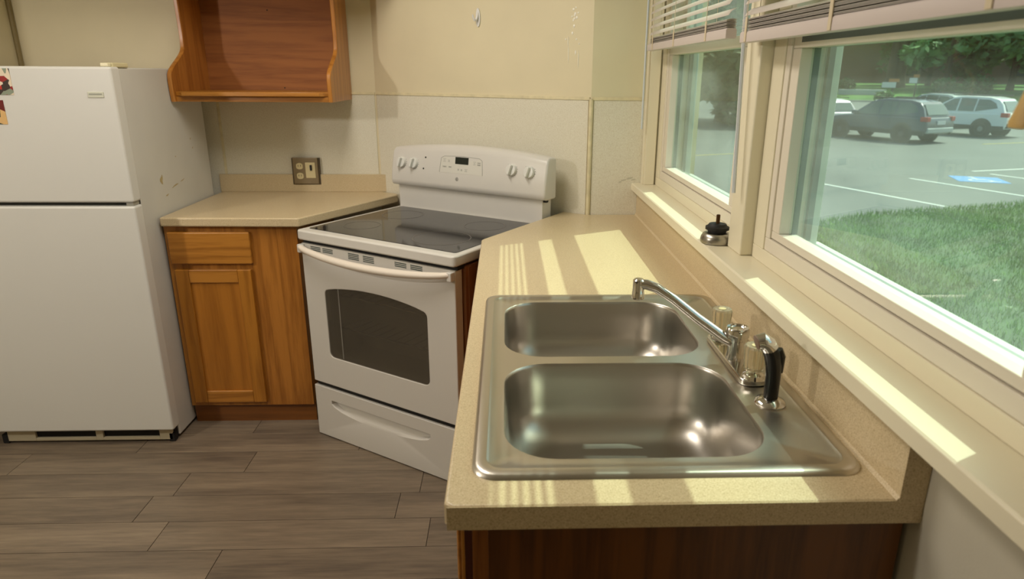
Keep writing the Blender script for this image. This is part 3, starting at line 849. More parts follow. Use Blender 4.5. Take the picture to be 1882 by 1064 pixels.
# cooktop: white rim with glass set in
bm = bmesh.new()
prism(bm, rrect(-.003, SW-.0005, -.012, .625, .014, 5), .880, .918)
top = L('cooktop_rim', bm, WHITE, None, .008, segs=4)
bm = bmesh.new()
prism(bm, rrect(.022, SW-.024, .026, .548, .010, 4), .9175, .9198)
gl = L('cooktop_glass', bm, BLACKG, top, .0008)
def ring(cx, cy, r, wd=.004):
    bm = bmesh.new()
    n_ = 48
    A = [bm.verts.new((cx+r*math.cos(2*PI*k/n_), cy+r*math.sin(2*PI*k/n_), .9201)) for k in range(n_)]
    B = [bm.verts.new((cx+(r-wd)*math.cos(2*PI*k/n_), cy+(r-wd)*math.sin(2*PI*k/n_), .9201)) for k in range(n_)]
    for k in range(n_): bm.faces.new((A[k], A[(k+1) % n_], B[(k+1) % n_], B[k]))
    return L('burner_ring', bm, RINGM, top)
ring(.158, .168, .070); ring(.155, .405, .085); ring(.545, .165, .105); ring(.560, .410, .080)
# oven door with window opening (drawn in local x,z; y is depth)
def win_outline(off=0):
    pts = []
    x0_, x1_, z0_, zc = .108+off, .600-off, .424+off, .700-off
    r = .022
    for k in range(6):
        a = math.radians(180+90*k/5); pts.append((x0_+r+r*math.cos(a), z0_+r+r*math.sin(a)))
    for k in range(6):
        a = math.radians(270+90*k/5); pts.append((x1_-r+r*math.cos(a), z0_+r+r*math.sin(a)))
    for k in range(6):
        a = math.radians(0+70*k/5); pts.append((x1_-r+r*math.cos(a), zc-r+r*math.sin(a)))
    for k in range(1, 12):
        s = k/12; xx = (x1_-r*.6)+(x0_-x1_+1.2*r)*s
        pts.append((xx, zc+.024*(1-(2*s-1)**2)))
    for k in range(6):
        a = math.radians(110+70*k/5); pts.append((x0_+r+r*math.cos(a), zc-r+r*math.sin(a)))
    return pts
bm = bmesh.new()
loops, fs = fill_holes(bm, [(.004, .300), (SW-.010, .300), (SW-.010, .866), (.004, .866)], [win_outline()], 0)
ret = bmesh.ops.extrude_face_region(bm, geom=fs)
for v in [g for g in ret['geom'] if isinstance(g, bmesh.types.BMVert)]: v.co.z = -.040
for v in bm.verts: v.co = Vector((v.co.x, -v.co.z, v.co.y))
door = L('oven_door', bm, WHITE, None, .004, segs=3)
bm = bmesh.new(); prism(bm, win_outline(-.001), .0022, .0060, axis=1)
L('door_glass', bm, OVGLASS, door)
bm = bmesh.new()   # dark oven cavity behind the glass
for a in ((.085, .62, .20, .21, .40, .75), (.085, .62, .041, .20, .39, .40), (.085, .62, .041, .20, .75, .76), (.075, .085, .041, .21, .39, .76), (.62, .63, .041, .21, .39, .76)): box(bm, *a)
L('oven_cavity', bm, OVENIN, door)
for zz in (.655, .520):
    bm = bmesh.new(); tube(bm, [(.09, .075, zz), (.615, .075, zz)], .0035, 8)
    for k in range(12): tube(bm, [(.11+.044*k, .075, zz), (.11+.044*k, .19, zz)], .0018, 6)
    L('oven_rack', bm, CHROME, door)
Lb('glass_stripe', (.176, .181, .0015, .0021, .43, .715), mat('grey_edge_line', (126, 122, 114), .4), door)
# vents in door top: six small grilles, four slots each
for k, xg in enumerate((.055, .118, .248, .320, .468, .538)):
    bm = bmesh.new()
    nsl = 4 if 1 < k < 4 else 3
    for j in range(nsl):
        z_ = .8600-j*.0062
        box(bm, xg, xg+.052, -.0006, .0015, z_-.0034, z_)
    L('vent', bm, TEALV, door)
# bowed handle
bm = bmesh.new()
path = []
rad = []
for k in range(25):
    s = k/24
    b_ = 1-(2*s-1)**2
    path.append((.014+s*(SW-.038), -.012-.036*b_**.6, .853-.021*b_))
    rad.append(.0125+.004*b_)
tube(bm, path, rad, 12, flat=.85)
hd = L('door_handle', bm, mat('handle_cream', (228, 218, 204), .35), door)
for xx in (.004, SW-.030):
    Lb('handle_end', (xx, xx+.020, -.022, .0, .832, .864), WHITE, hd, .004)
# storage drawer with scooped grip
bm = bmesh.new()
gx0, gx1 = .092, .592
gp = [(gx0, .230), (gx0, .214)]
for k in range(0, 13):
    s = k/12; gp.append((gx0+.012+(gx1-gx0-.024)*s, .204-.030*(1-(2*s-1)**2)**.7))
gp += [(gx1, .214), (gx1, .230)]
loops, fs = fill_holes(bm, [(.002, .062), (SW-.012, .062), (SW-.012, .281), (.002, .281)], [gp], 0)
outer_l = loops[0]
hl = loops[1]
ret = bmesh.ops.extrude_edge_only(bm, edges=[e for e in bm.edges if len(e.link_faces) == 1 and e.verts[0] in set(outer_l) and e.verts[1] in set(outer_l)])
for v in [g for g in ret['geom'] if isinstance(g, bmesh.types.BMVert)]: v.co.z = -.04
zt = .230
deep = [bm.verts.new((x, .006+(y-.228)*.80 + .222, -(.002+.030*min(1, max(0, (y-.172)/.05))))) for x, y in gp]
n_ = len(hl)
for k in range(n_): bm.faces.new((hl[k], hl[(k+1) % n_], deep[(k+1) % n_], deep[k]))
bm.faces.new(deep)
for v in bm.verts: v.co = Vector((v.co.x, -v.co.z, v.co.y))
L('storage_drawer', bm, WHITE, None, .002, ang=22)
Lb('drawer_gap', (.01, SW-.02, .012, .05, .278, .304), DARK)
# backguard: riser and bulging console with arched top
Lb('riser', (.006, SW-.006, .556, .625, .917, 1.03), WHITE, None, .003)
def ztop(x):
    s = (x-.367)/.385
    return 1.197-.025*s*s*1.0
bm = bmesh.new()
cols = []
xs = [-.018+.770*k/28 for k in range(29)]
for x in xs:
    zt_ = ztop(x)
    pr = [(.625, 1.012), (.560, 1.012), (.542, 1.016), (.535, 1.026), (.534, 1.040), (.541, 1.090), (.553, zt_-.030), (.560, zt_-.012), (.572, zt_-.002), (.590, zt_), (.625, zt_-.002)]
    cols.append([bm.verts.new((x, y, z)) for y, z in pr])
for A, B in zip(cols, cols[1:]):
    n_ = len(A)
    for k in range(n_): bm.faces.new((A[k], A[(k+1) % n_], B[(k+1) % n_], B[k]))
bm.faces.new(cols[0]); bm.faces.new(cols[-1])
con = L('control_console', bm, WHITE, None, .010, segs=4)
# face slope: y at z
def fy(z):
    if z < 1.09: return .534+.007*(z-1.04)/.05
    return .541+.012*(z-1.09)/.072
tiltm = math.atan2(.012, .072)
def face_frame(x, z, off=0):
    return Matrix.Translation((x, fy(z)-off, z)) @ Matrix.Rotation(-tiltm, 4, 'X')
KN = mat('knob_white', (224, 224, 218), .25)
for kx, kz in ((.040, 1.112), (.106, 1.113), (.596, 1.120), (.676, 1.117)):
    bm = bmesh.new(); lathe(bm, [(.0235, .002), (.0235, -.006), (.021, -.012), (.006, -.013)], axis=1, seg=28)
    Mx = face_frame(kx, kz)
    bmesh.ops.transform(bm, matrix=Mx, verts=bm.verts)
    kb = L('knob', bm, KN, con)
    bm = bmesh.new()
    prism(bm, [(-.0055, -.020), (.0055, -.020), (.0065, .020), (-.0065, .020)], -.026, -.011, axis=1)
    bmesh.ops.transform(bm, matrix=Mx @ Matrix.Rotation(.25, 4, 'Y'), verts=bm.verts)
    L('knob_grip', bm, KN, kb, .003)
    bm = bmesh.new()
    for k in range(14):
        a = math.radians(-220+260*k/13-10)
        if k in (5, 6): continue
        c_, s_ = .0268*math.cos(a), .0268*math.sin(a)
        box(bm, c_-.0011, c_+.0011, -.0004, .0006, s_-.0011, s_+.0011)
    bmesh.ops.transform(bm, matrix=Mx, verts=bm.verts)
    o = L('dial_marks', bm, GREYP, con); o['kind'] = 'stuff'
for dx, dz in ((.168, 1.140), (.160, 1.094)):
    bm = bmesh.new(); lathe(bm, [(.0036, .001), (.0036, -.001), (.002, -.0014)], axis=1, seg=12)
    bmesh.ops.transform(bm, matrix=face_frame(dx, dz), verts=bm.verts); L('indicator_light', bm, DARK, con)
# touch panel outline, keys, display, emblem
bm = bmesh.new()
def arc_poly(x0_, x1_, z0_, z1_): return [(x0_, z0_), (x1_, z0_), (x1_-.006, z1_-.012), (x1_-.02, z1_-.004), ((x0_+x1_)/2, z1_), (x0_+.02, z1_-.004), (x0_+.006, z1_-.012)]
pp = arc_poly(-.108, .108, -.036, .034)
prism(bm, pp, -.0005, .001, axis=1)
Mp = face_frame(.353, 1.122)
bmesh.ops.transform(bm, matrix=Mp, verts=bm.verts)
tp = L('touch_panel', bm, mat('touch_panel_white', (216, 214, 204), .3), con)
bm = bmesh.new()
for k in range(1, len(pp)):
    a, b = pp[k], pp[(k+1) % len(pp)]
    if k == len(pp)-1: a, b = pp[-1], pp[0]
    d_ = Vector((b[0]-a[0], b[1]-a[1])); nn = Vector((-d_.y, d_.x)).normalized()*.0008
    prism(bm, [(a[0]+nn.x, a[1]+nn.y), (b[0]+nn.x, b[1]+nn.y), (b[0]-nn.x, b[1]-nn.y), (a[0]-nn.x, a[1]-nn.y)], -.001, -.0004, axis=1)
bmesh.ops.transform(bm, matrix=Mp, verts=bm.verts); L('panel_outline', bm, GREYP, tp)
bm = bmesh.new(); box(bm, -.033, .033, -.0012, 0, .000, .028); bmesh.ops.transform(bm, matrix=face_frame(.356, 1.124), verts=bm.verts); L('clock_display', bm, LCD, tp, .0004)
bm = bmesh.new()
for kx, kz, sx, sz in ((-.085, .014, .007, .006), (-.062, .012, .005, .004), (-.083, -.012, .010, .0025), (-.055, -.012, .008, .0025), (.066, .010, .006, .006), (.088, .012, .009, .003), (.088, .004, .009, .002), (-.012, -.020, .004, .003), (.004, -.021, .004, .003), (.026, -.021, .007, .005)):
    box(bm, kx-sx, kx+sx, -.0009, -.0003, kz-sz, kz-sz+.0012); box(bm, kx-sx, kx+sx, -.0009, -.0003, kz+sz-.0012, kz+sz)
    box(bm, kx-sx*.6, kx+sx*.6, -.0009, -.0003, kz-.0008, kz+.0008)
bmesh.ops.transform(bm, matrix=Mp, verts=bm.verts); o = L('key_print', bm, GREYP, tp); o['kind'] = 'stuff'
bm = bmesh.new(); lathe(bm, [(.0075, .0008), (.0075, -.0006), (.0065, -.0008)], axis=1, seg=24)
bmesh.ops.transform(bm, matrix=face_frame(.336, 1.064), verts=bm.verts); em = L('emblem', bm, mat('emblem_grey', (132, 132, 126), .4, .3), con)
bm = bmesh.new()
for a0, rr, cx_, cz_ in ((0, .0024, -.0022, .0006), (180, .0024, .0022, -.0006)):
    pts = [(cx_+rr*math.cos(math.radians(a0+k*30)), -.0010, cz_+rr*math.sin(math.radians(a0+k*30))) for k in range(10)]
    tube(bm, pts, .0005, 5)
pts = [(.0058*math.cos(2*PI*k/24), -.0009, .0058*math.sin(2*PI*k/24)) for k in range(25)]
tube(bm, pts, .0004, 5, caps=False)
bmesh.ops.transform(bm, matrix=face_frame(.336, 1.064), verts=bm.verts); L('emblem_script', bm, WHITE, em)
Lb('end_cap_slot', (SW-.004, SW+.010, .560, .575, 1.004, 1.014), DARK, con)

# ------------------------------------------------------------------ wall hook
hp = wallpt(0, 0)
t = thing('wall_hook', 'white adhesive plastic hook high on the cream wall above the range', 'hook', (-.034, 2.254, 1.663))
sh = (Vector((-.034, 2.2575))-P0).dot(dv)
def Hm():
    p = wallpt(sh, 1.70, .001)
    return Matrix.Translation(p) @ Matrix.Rotation(math.atan2(dv.y, dv.x), 4, 'Z')
bm = bmesh.new()
prism(bm, [(.0105*math.cos(a), .037*math.sin(a)) if abs(math.sin(a)) < 2 else 0 for a in [2*PI*k/28 for k in range(28)]], -.005, 0, axis=1)
bmesh.ops.transform(bm, matrix=Hm(), verts=bm.verts); obj('base', bm, HOOKM, t, .001)
bm = bmesh.new(); tube(bm, [(0, -.004, .02), (0, -.010, .004), (-.001, -.016, -.010), (-.004, -.024, -.012), (-.007, -.029, -.002), (-.008, -.030, .010)], [.005, .0055, .005, .0045, .004, .0035], 10)
bmesh.ops.transform(bm, matrix=Hm(), verts=bm.verts); obj('prong', bm, HOOKM, t)

# ------------------------------------------------------------------ outside: car park, lawn, bank
G = -1.0
ASPH = mat('pale_asphalt', (110, 113, 108), .85, bump=(60, .1), var=(.35, .12, 6))
GRASS = mat('lawn_green', (50, 88, 26), .8, var=(1.2, .35, 5))
GRASSF = mat('far_grass', (82, 128, 48), .9, var=(.3, .3, 5))
LINE = mat('road_paint_white', (206, 208, 200), .7)
BLUEP = mat('road_paint_blue', (96, 150, 206), .7)
YELP = mat('faded_yellow_paint', (190, 176, 96), .8)
bm = bmesh.new(); box(bm, -60, 150, -40, 160, G-.2, G)
struct('car_park', bm, ASPH)
LAWN = [(.82, -12), (.82, 7.1), (5.06, 9.56), (6.39, 10.58), (10.84, 12.68), (16, 15.2), (16, -12)]
def lawn_z(x, y): return G+.04+.42*max(0, 1-(x-.8)/9.0)
def seg_top(x):
    pts = LAWN[1:6]
    for (xa, ya), (xb, yb) in zip(pts, pts[1:]):
        if xa <= x <= xb: return ya+(yb-ya)*(x-xa)/(xb-xa)
    return 15
bm = bmesh.new()
nx, ny = 40, 40
gridv = []
for i in range(nx+1):
    x = .82+15.1*i/nx
    yt = seg_top(x)
    row = []
    for j in range(ny+1):
        y = -10+(yt+10)*j/ny
        row.append(bm.verts.new((x, y, lawn_z(x, y)+.025*math.sin(1.7*x+.6*y)*math.sin(1.1*y)-(.05 if j == ny else 0))))
    gridv.append(row)
for i in range(nx):
    for j in range(ny): bm.faces.new((gridv[i][j], gridv[i+1][j], gridv[i+1][j+1], gridv[i][j+1]))
lawn = struct('lawn_ground', bm, GRASS)
vs, fs_ = [], []
rg = random.Random(3)
while len(fs_) < 52000:
    x = .95+14*rg.random()**1.0; yt = seg_top(x); y = yt-rg.random()*(yt-.2)
    if x > 3 + 1.1*y or (x-.087) < .30*(y+.78): continue
    z = lawn_z(x, y)-.01
    h = .05+.06*rg.random(); a = rg.random()*6.28; l_ = .04
    dx, dy = .008*math.cos(a), .008*math.sin(a)
    n0 = len(vs)
    vs += [(x-dx, y-dy, z), (x+dx, y+dy, z), (x+l_*math.cos(a+1.3+rg.random()), y+l_*math.sin(a+1.3), z+h)]
    fs_.append((n0, n0+1, n0+2))
me = bpy.data.meshes.new('grass_blades'); me.from_pydata(vs, [], fs_)
me.materials.append(mat('grass_blade', (104, 150, 28), .7, var=(2.0, .3, 4)))
o = bpy.data.objects.new('grass_blades', me); C.objects.link(o); o['kind'] = 'stuff'
tag(o, 'bright green lawn grass outside below the near window', 'grass')

def paint(name, a, b, wd_, m, label, cat='marking', group=None):
    a, b = Vector(a), Vector(b); d = (b-a).normalized(); n = Vector((-d.y, d.x))*wd_/2
    bm = bmesh.new(); prism(bm, [tuple(a+n), tuple(b+n), tuple(b-n), tuple(a-n)], G, G+.006)
    return tag(obj(name, bm, m), label, cat, group)
paint('parking_line', (7.71, 15.12), (9.37, 10.95), .12, LINE, 'white parking line running to the lawn edge, nearest the window frame')
paint('parking_line', (10.38, 16.02), (12.2, 11.4), .12, LINE, 'white parking line just left of the blue symbol')
paint('parking_line', (13.05, 16.83), (14.6, 12.9), .12, LINE, 'white parking line just right of the blue symbol')
paint('parking_line', (12.9, 17.35), (14.9, 17.9), .12, LINE, 'short white line crossing behind the blue symbol at right')
paint('parking_line', (6.2, 21.0), (9.5, 22.2), .10, YELP, 'faded yellow line on the asphalt before the dark car')
paint('parking_line', (18.5, 25.0), (23.5, 26.6), .10, YELP, 'faded yellow line on the asphalt before the white car')
# accessible-parking symbol, built flat on the asphalt
t = thing('parking_symbol', 'blue accessible parking symbol with white wheelchair figure on the asphalt', 'marking', (11.9, 15.9, G))
bm = bmesh.new(); prism(bm, [(11.35, 15.55), (12.40, 15.15), (12.75, 16.15), (11.70, 16.55)], G, G+.006)
obj('blue_square', bm, BLUEP, t)
bm = bmesh.new()
def sy(u, v): 
    ex_, ey_ = Vector((1.05, -.40)), Vector((.35, 1.0)); p = Vector((11.35, 15.55))+ex_*u+ey_*v; return (p.x, p.y, G+.008)
tube(bm, [sy(.5+.22*math.cos(a), .32+.22*math.sin(a)) for a in [math.radians(120+30*k) for k in range(9)]], .035, 6)
tube(bm, [sy(.45, .75), sy(.47, .45), sy(.68, .45), sy(.78, .2), sy(.86, .24)], .04, 6)
tube(bm, [sy(.46, .58), sy(.66, .58)], .03, 6)
lathe(bm, [(.07, 0), (.06, .004)], sy(.44, .87), seg=12)
for v in bm.verts: v.co.z = G+.007+max(-.0005, min(.003, (v.co.z-G-.008)*.1))
obj('wheelchair_figure', bm, LINE, t)

# far grass bank
bn = Vector((.5, .866)); bt = Vector((.866, -.5))
bm = bmesh.new()
st = [(77.5, G-.1), (78, G+.12), (84, -.4), (92, .1), (104, .35), (150, .6)]
prev = None
for d_, z in st:
    row = [bm.verts.new((*(bn*d_+bt*s), z)) for s in range(-90, 100, 10)]
    if prev:
        for k in range(len(row)-1): bm.faces.new((prev[k], prev[k+1], row[k+1], row[k]))
    prev = row
o = struct('grass_bank', bm, GRASSF)
bm = bmesh.new()
p1, p2 = bn*77.2+bt*-90, bn*77.2+bt*90
prism(bm, [tuple(p1), tuple(p2), tuple(p2+bn*.4), tuple(p1+bn*.4)], G-.05, G+.16)
struct('kerb', bm, mat('kerb_concrete', (190, 186, 170), .8))
# long brown brick building behind the trees
t = thing('brick_building', 'long brown brick building behind the trees past the grass bank', 'building', (*(bn*128), 0))
BR = mat('brown_brick', (124, 96, 78), .9, var=(.4, .15, 5))
bm = bmesh.new()
a_, b_ = bn*126+bt*-80, bn*126+bt*80
prism(bm, [tuple(a_), tuple(b_), tuple(b_+bn*10), tuple(a_+bn*10)], .2, 12)
obj('wall', bm, BR, t)
bm = bmesh.new(); prism(bm, [tuple(a_-bn*.6), tuple(b_-bn*.6), tuple(b_+bn*10.6), tuple(a_+bn*10.6)], 12, 12.6)
obj('roof', bm, mat('roof_grey', (84, 80, 76), .8), t)
for k in range(9):
    for zz in (1.6, 5.2):
        p = bn*125.95+bt*(-60+15*k)
        bm = bmesh.new(); prism(bm, [tuple(p), tuple(p+bt*2.2), tuple(p+bt*2.2+bn*.2), tuple(p+bn*.2)], zz, zz+1.9)
        obj('window', bm, mat('far_window', (60, 66, 70), .2) if (k, zz) == (0, 1.6) else bpy.data.materials['far_window'], t)

# ------------------------------------------------------------------ trees
BARK = mat('bark', (92, 78, 62), .9, bump=(6, .6), var=(2, .3, 5, (1, 1, .2)))
LEAF = [mat('leaf_deep', (78, 112, 62), .7, var=(.5, .4, 3)), mat('leaf_bright', (124, 160, 98), .7, var=(.5, .35, 3)), mat('leaf_olive', (106, 116, 70), .7, var=(.5, .4, 3))]
def foliage(name, blobs, n, size, m, parent, seed):
    rg = random.Random(seed); vs = []; fs = []
    for (cx, cy_, cz, rx, rz, wgt) in blobs:
        for _ in range(int(n*wgt)):
            while True:
                p = Vector((rg.uniform(-1, 1), rg.uniform(-1, 1), rg.uniform(-1, 1)))
                if .25 < p.length < 1: break
            c = Vector((cx+p.x*rx, cy_+p.y*rx, cz+p.z*rz))
            d1 = Vector((rg.gauss(0, 1), rg.gauss(0, 1), rg.gauss(0, .6))).normalized()
            d2 = d1.cross(Vector((rg.gauss(0, 1), rg.gauss(0, 1), rg.gauss(0, 1)))).normalized()
            s = size*(.6+.8*rg.random()); i = len(vs)
            vs += [tuple(c-d1*s), tuple(c+d2*s*.5), tuple(c+d1*s), tuple(c-d2*s*.5)]
            fs.append((i, i+1, i+2, i+3))
    me = bpy.data.meshes.new(name); me.from_pydata(vs, [], fs); me.materials.append(m)
    o = bpy.data.objects.new(name, me); C.objects.link(o); o.parent = parent; o['kind'] = 'stuff'
    if parent.type == 'EMPTY': o.matrix_parent_inverse = parent.matrix_basis.inverted()
    return o
def tree(x, y, z, h, tr, cr, leaf, label, seed, lowz=.35, group=None, n=1700, size=.5):
    t = thing('tree', label, 'tree', (x, y, z), 0, group)
    rg = random.Random(seed)
    bm = bmesh.new()
    tube(bm, [(x, y, z-.2), (x+.1*tr, y, z+.08*h), (x+.2, y+.1, z+.45*h), (x+.1, y-.2, z+.85*h)], [tr*1.35, tr, tr*.75, tr*.2], 10)
    obj('trunk', bm, BARK, t)
    blobs = []
    for k in range(7):
        a = rg.random()*6.28; zz = z+h*(lowz+.62*rg.random())
        r_ = cr*(.35+.5*rg.random())
        bxp, byp = x+r_*math.cos(a), y+r_*math.sin(a)
        bm = bmesh.new(); tube(bm, [(x+.1, y, zz-.12*h), (x+.5*(bxp-x), y+.5*(byp-y), zz-.05*h), (bxp, byp, zz)], [tr*.4, tr*.26, tr*.08], 7)
        obj('branch', bm, BARK, t)
        blobs.append((bxp, byp, zz, cr*.55, h*.13, 1/7))
    foliage('leaves', blobs, n, size, leaf, t, seed)
    return t
def ray_pos(u, d):
    a = math.atan((u-972.3)/1232.9)+.0357
    return .087+d*math.sin(a), -.78+d*math.cos(a)
x, y = ray_pos(1872, 88); tree(x, y, -.8, 17, .95, 6, LEAF[0], 'broad dark tree trunk standing behind the white car at right', 11, lowz=.42)
x, y = ray_pos(1610, 96); tree(x, y, -.2, 18, 1.1, 6.5, LEAF[2], 'thick dark tree trunk behind the white and orange signs', 12, lowz=.40)
lab = 'leafy green tree on the far grass bank seen through the narrower far window'
labs = {1700: 'pale green leafy tree standing on the bank above the dark car roof', 1760: 'darker green leafy tree on the bank between the dark and the white car', 1815: 'pale green leafy tree on the bank above the white car bonnet',
        1670: 'tall tree in the back row above the dark car', 1740: 'tallest olive tree in the back row above the silver car', 1850: 'tall dark tree in the back row just left of the thick trunk at right',
        1440: 'tree on the bank hidden behind the post between the windows', 1930: 'pale leafy tree on the bank past the right edge of the near window'}
i = 0
for u, d, h, cr, lf in ((1700, 92, 12, 5, 1), (1760, 98, 14, 5, 0), (1815, 93, 12, 5, 1), (1670, 106, 15, 5.5, 0), (1740, 114, 17, 6, 2), (1850, 109, 16, 5.5, 0), (1930, 96, 14, 5, 1),
                       (1440, 108, 16, 6, 0), (1360, 112, 15, 6, 1), (1310, 104, 15, 6, 2), (1270, 114, 15, 6, 0), (1225, 106, 16, 6, 1)):
    x, y = ray_pos(u, d)
    tree(x, y, 0, h, .35, cr, LEAF[lf], labs.get(u, lab), 20+i, lowz=.2, group=None if u in labs else 'trees in the far window', n=1500, size=.55); i += 1
x, y = ray_pos(1312, 40)
tree(x, y, G, 9.5, .3, 4.2, LEAF[2], 'olive evergreen tree with drooping low branches seen through the narrower far window', 77, lowz=.03, n=4200, size=.34)
for k, (u, d, r_) in enumerate(((1597, 74, .9), (1700, 86, 1.3), (1760, 88, 1.6), (1525, 90, 1.2))):
    x, y = ray_pos(u, d); zz = G if d < 78 else -.3
    t = thing('shrub', ('small round shrub by the kerb under the signs', 'low dark shrub on the bank above the dark car', 'low wide shrub on the bank above the white car', 'small shrub on the bank beside the window frame')[k], 'shrub', (x, y, zz))
    bm = bmesh.new(); tube(bm, [(x, y, zz-.1), (x, y, zz+.5*r_)], [.06, .03], 6); obj('stem', bm, BARK, t)
    foliage('leaves', [(x, y, zz+.65*r_, r_, .65*r_, 1)], 500, .18, LEAF[1 if k == 0 else 0], t, 60+k)
# signs on posts
SIGNW = mat('sign_white', (232, 234, 228), .5); SIGNO = mat('sign_orange', (206, 140, 84), .5); POSTM = mat('post_dark', (66, 60, 52), .7)
for k, (u, d, zs, lb) in enumerate(((1606, 75, .55, 'white and orange sign on a dark post at the far kerb, the left one'), (1646, 79, .95, 'small white sign with orange top on a post, the right one'))):
    x, y = ray_pos(u, d); zg = G if k == 0 else G
    t = thing('road_sign', lb, 'sign', (x, y, zg))
    bm = bmesh.new(); tube(bm, [(x+.25, y+.1, zg), (x+.25, y+.1, zs+.75)], .07, 8); obj('post', bm, POSTM, t)
    bm = bmesh.new(); ww = .85 if k == 0 else .5
    a, b = Vector((x-ww*.8, y+.45*ww)), Vector((x+ww*.4, y-.25*ww)); n = Vector((.5, .866))*.05
    prism(bm, [tuple(a), tuple(b), tuple(b+n), tuple(a+n)], zs-.1, zs+.4); obj('white_board', bm, SIGNW, t)
    bm = bmesh.new(); a, b = a+(b-a)*.45, b+(b-a)*.2
    prism(bm, [tuple(a), tuple(b), tuple(b+n), tuple(a+n)], zs+.42, zs+.72); obj('orange_board', bm, SIGNO, t)
x, y = ray_pos(1562, 84)
t = thing('concrete_barrier', 'pale grey low concrete barrier on the far bank at left', 'barrier', (x, y, -.5))
bm = bmesh.new(); a, b = Vector((x-2.4, y+1.2)), Vector((x+1.8, y-1.0)); n = Vector((.5, .866))*.5
prism(bm, [tuple(a), tuple(b), tuple(b+n), tuple(a+n)], -.7, .10); obj('block', bm, mat('barrier_grey', (190, 190, 184), .8), t, .08)

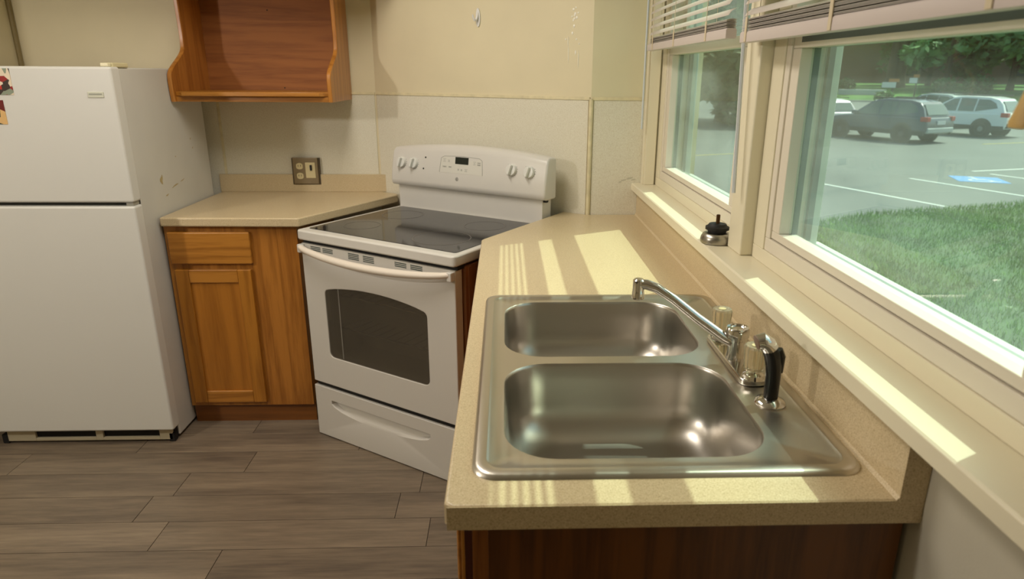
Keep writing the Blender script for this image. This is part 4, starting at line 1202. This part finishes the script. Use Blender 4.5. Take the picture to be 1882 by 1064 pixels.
# ------------------------------------------------------------------ cars
CGL = mat('car_glass', (84, 104, 98), .08, spec=.7); TYRE = mat('tyre', (30, 30, 30), .8); RIM = mat('alloy_rim', (150, 154, 156), .3, .8)
CLAD = mat('car_cladding', (46, 48, 50), .6); TAIL = mat('tail_light', (190, 50, 40), .2); HEAD = mat('head_light', (226, 228, 226), .1); PLATE = mat('number_plate', (210, 214, 214), .4)
def car(name, label, x, y, heading, paintm, hz=1.0, bump_m=None, rimm=None):
    t = thing(name, label, 'car', (x, y, G), heading)
    def CO(nm, bm, m, parent=None, bevel=0, **k):
        for v in bm.verts: v.co.z *= hz
        return obj(nm, bm, m, parent or t, bevel, local=True, **k)
    def hw(z): return .905 if z < 1.0 else .905-.25*(z-1.0)/.65
    low = [(-2.22, .36), (-2.33, .50), (-2.34, .78), (-2.27, 1.02), (.86, 1.02), (1.55, .95), (2.12, .82), (2.33, .66), (2.32, .44), (2.20, .32)]
    bm = bmesh.new(); prism(bm, low, -.905, .905, axis=1); body = CO('body', bm, paintm, None, .07, segs=3)
    gh = [(-2.20, 1.00), (-2.02, 1.36), (-1.82, 1.58), (-1.4, 1.66), (-.4, 1.69), (.02, 1.63), (.38, 1.40), (.92, 1.0)]
    bm = bmesh.new()
    A = [bm.verts.new((px, hw(pz)-.02, pz)) for px, pz in gh]; B = [bm.verts.new((px, -hw(pz)+.02, pz)) for px, pz in gh]
    bm.faces.new(A); bm.faces.new(B)
    for k in range(len(gh)): bm.faces.new((A[k], A[(k+1) % len(gh)], B[(k+1) % len(gh)], B[k]))
    CO('cabin', bm, paintm, None, .05, segs=3)
    for sgn in (1, -1):
        for poly in ([(-.22, 1.06), (.72, 1.06), (.36, 1.34), (.04, 1.55), (-.22, 1.58)], [(-.94, 1.06), (-.29, 1.06), (-.29, 1.59), (-.5, 1.60), (-.94, 1.58)], [(-1.85, 1.22), (-1.0, 1.06), (-1.0, 1.57), (-1.45, 1.55), (-1.72, 1.42)]):
            bm = bmesh.new()
            f1 = [bm.verts.new((px, sgn*(hw(pz)-.010), pz)) for px, pz in poly]; f2 = [bm.verts.new((px, sgn*(hw(pz)-.05), pz)) for px, pz in poly]
            bm.faces.new(f1); bm.faces.new(f2)
            for k in range(len(poly)): bm.faces.new((f1[k], f1[(k+1) % len(poly)], f2[(k+1) % len(poly)], f2[k]))
            CO('side_window', bm, CGL, None)
        bm = bmesh.new(); box(bm, -1.75, .10, sgn*.66-.02, sgn*.66+.02, 1.70, 1.745); CO('roof_rail', bm, CLAD, None, .01)
        bm = bmesh.new(); box(bm, -2.25, 2.2, sgn*.90-.02, sgn*.90+.02, .32, .50); CO('sill_cladding', bm, CLAD, None, .01)
        bm = bmesh.new(); box(bm, .62, .82, sgn*.98-.10, sgn*.98+.10, 1.04, 1.19); CO('mirror', bm, paintm, None, .03)
        for wx in (-1.37, 1.38):
            bm = bmesh.new(); lathe(bm, [(.44, sgn*.88), (.44, sgn*.912), (.36, sgn*.914)], (wx, 0, .36), axis=1, seg=28); CO('wheel_arch', bm, CLAD)
            bm = bmesh.new(); lathe(bm, [(.20, sgn*.70), (.345, sgn*.71), (.352, sgn*.80), (.345, sgn*.915), (.24, sgn*.925)], (wx, 0, .352), axis=1, seg=28); wh = CO('wheel', bm, TYRE)
            bm = bmesh.new(); lathe(bm, [(.235, sgn*.90), (.235, sgn*.926), (.19, sgn*.918), (.05, sgn*.930), (.03, sgn*.934)], (wx, 0, .352), axis=1, seg=20); CO('rim', bm, rimm or RIM, wh)
        bm = bmesh.new(); box(bm, -2.345, -2.05, sgn*.80-.10, sgn*.80+.115, .86, 1.04); CO('tail_light', bm, TAIL, None, .02)
        bm = bmesh.new(); box(bm, 2.02, 2.30, sgn*.76-.14, sgn*.76+.15, .70, .86); CO('head_light', bm, HEAD, None, .03)
    bm = bmesh.new()
    f = [bm.verts.new(p) for p in ((-2.165, .66, 1.10), (-2.165, -.66, 1.10), (-1.93, -.60, 1.49), (-1.93, .60, 1.49))]; g = [bm.verts.new(v.co+Vector((.05, 0, -.02))) for v in f]
    bm.faces.new(f); bm.faces.new(g)
    for k in range(4): bm.faces.new((f[k], f[(k+1) % 4], g[(k+1) % 4], g[k]))
    bmesh.ops.translate(bm, vec=(-.03, 0, .01), verts=bm.verts)
    CO('rear_window', bm, CGL)
    bm = bmesh.new()
    f = [bm.verts.new(p) for p in ((.87, .74, 1.06), (.87, -.74, 1.06), (.10, -.62, 1.59), (.10, .62, 1.59))]; g = [bm.verts.new(v.co+Vector((-.06, 0, -.05))) for v in f]
    bm.faces.new(f); bm.faces.new(g)
    for k in range(4): bm.faces.new((f[k], f[(k+1) % 4], g[(k+1) % 4], g[k]))
    bmesh.ops.translate(bm, vec=(.03, 0, .03), verts=bm.verts)
    CO('windscreen', bm, CGL)
    bm = bmesh.new(); box(bm, -2.385, -2.20, -.84, .84, .42, .62); CO('rear_bumper', bm, bump_m or CLAD, None, .04)
    bm = bmesh.new(); box(bm, -2.365, -2.33, -.26, .26, .74, .88); CO('number_plate', bm, PLATE, None)
    bm = bmesh.new(); box(bm, 2.20, 2.37, -.84, .84, .34, .58); CO('front_bumper', bm, CLAD, None, .04)
    return t
hd_ = math.atan2(.968, -.25)
car('car', 'dark blue grey estate car parked in the middle of the view', 15.75, 27.25, hd_+.22, mat('dark_car_paint', (74, 84, 98), .25, coat=.5), .97, mat('pale_bumper', (176, 182, 178), .4), mat('dark_rim', (70, 72, 76), .4, .5))
car('car', 'white estate car with red tail light parked at the right edge', 20.55, 29.75, hd_+.28, mat('white_car_paint', (246, 250, 247), .25, coat=.5), 1.0)
car('car', 'silver car mostly hidden between the dark and the white car', 22.5, 35.2, hd_+.1, mat('silver_car_paint', (196, 206, 204), .25, .2, coat=.5), .98)
car('car', 'pale car cut off by the window frame left of the dark car', 15.0, 32.7, hd_, mat('pale_car_paint', (214, 206, 206), .25, coat=.5), .88)
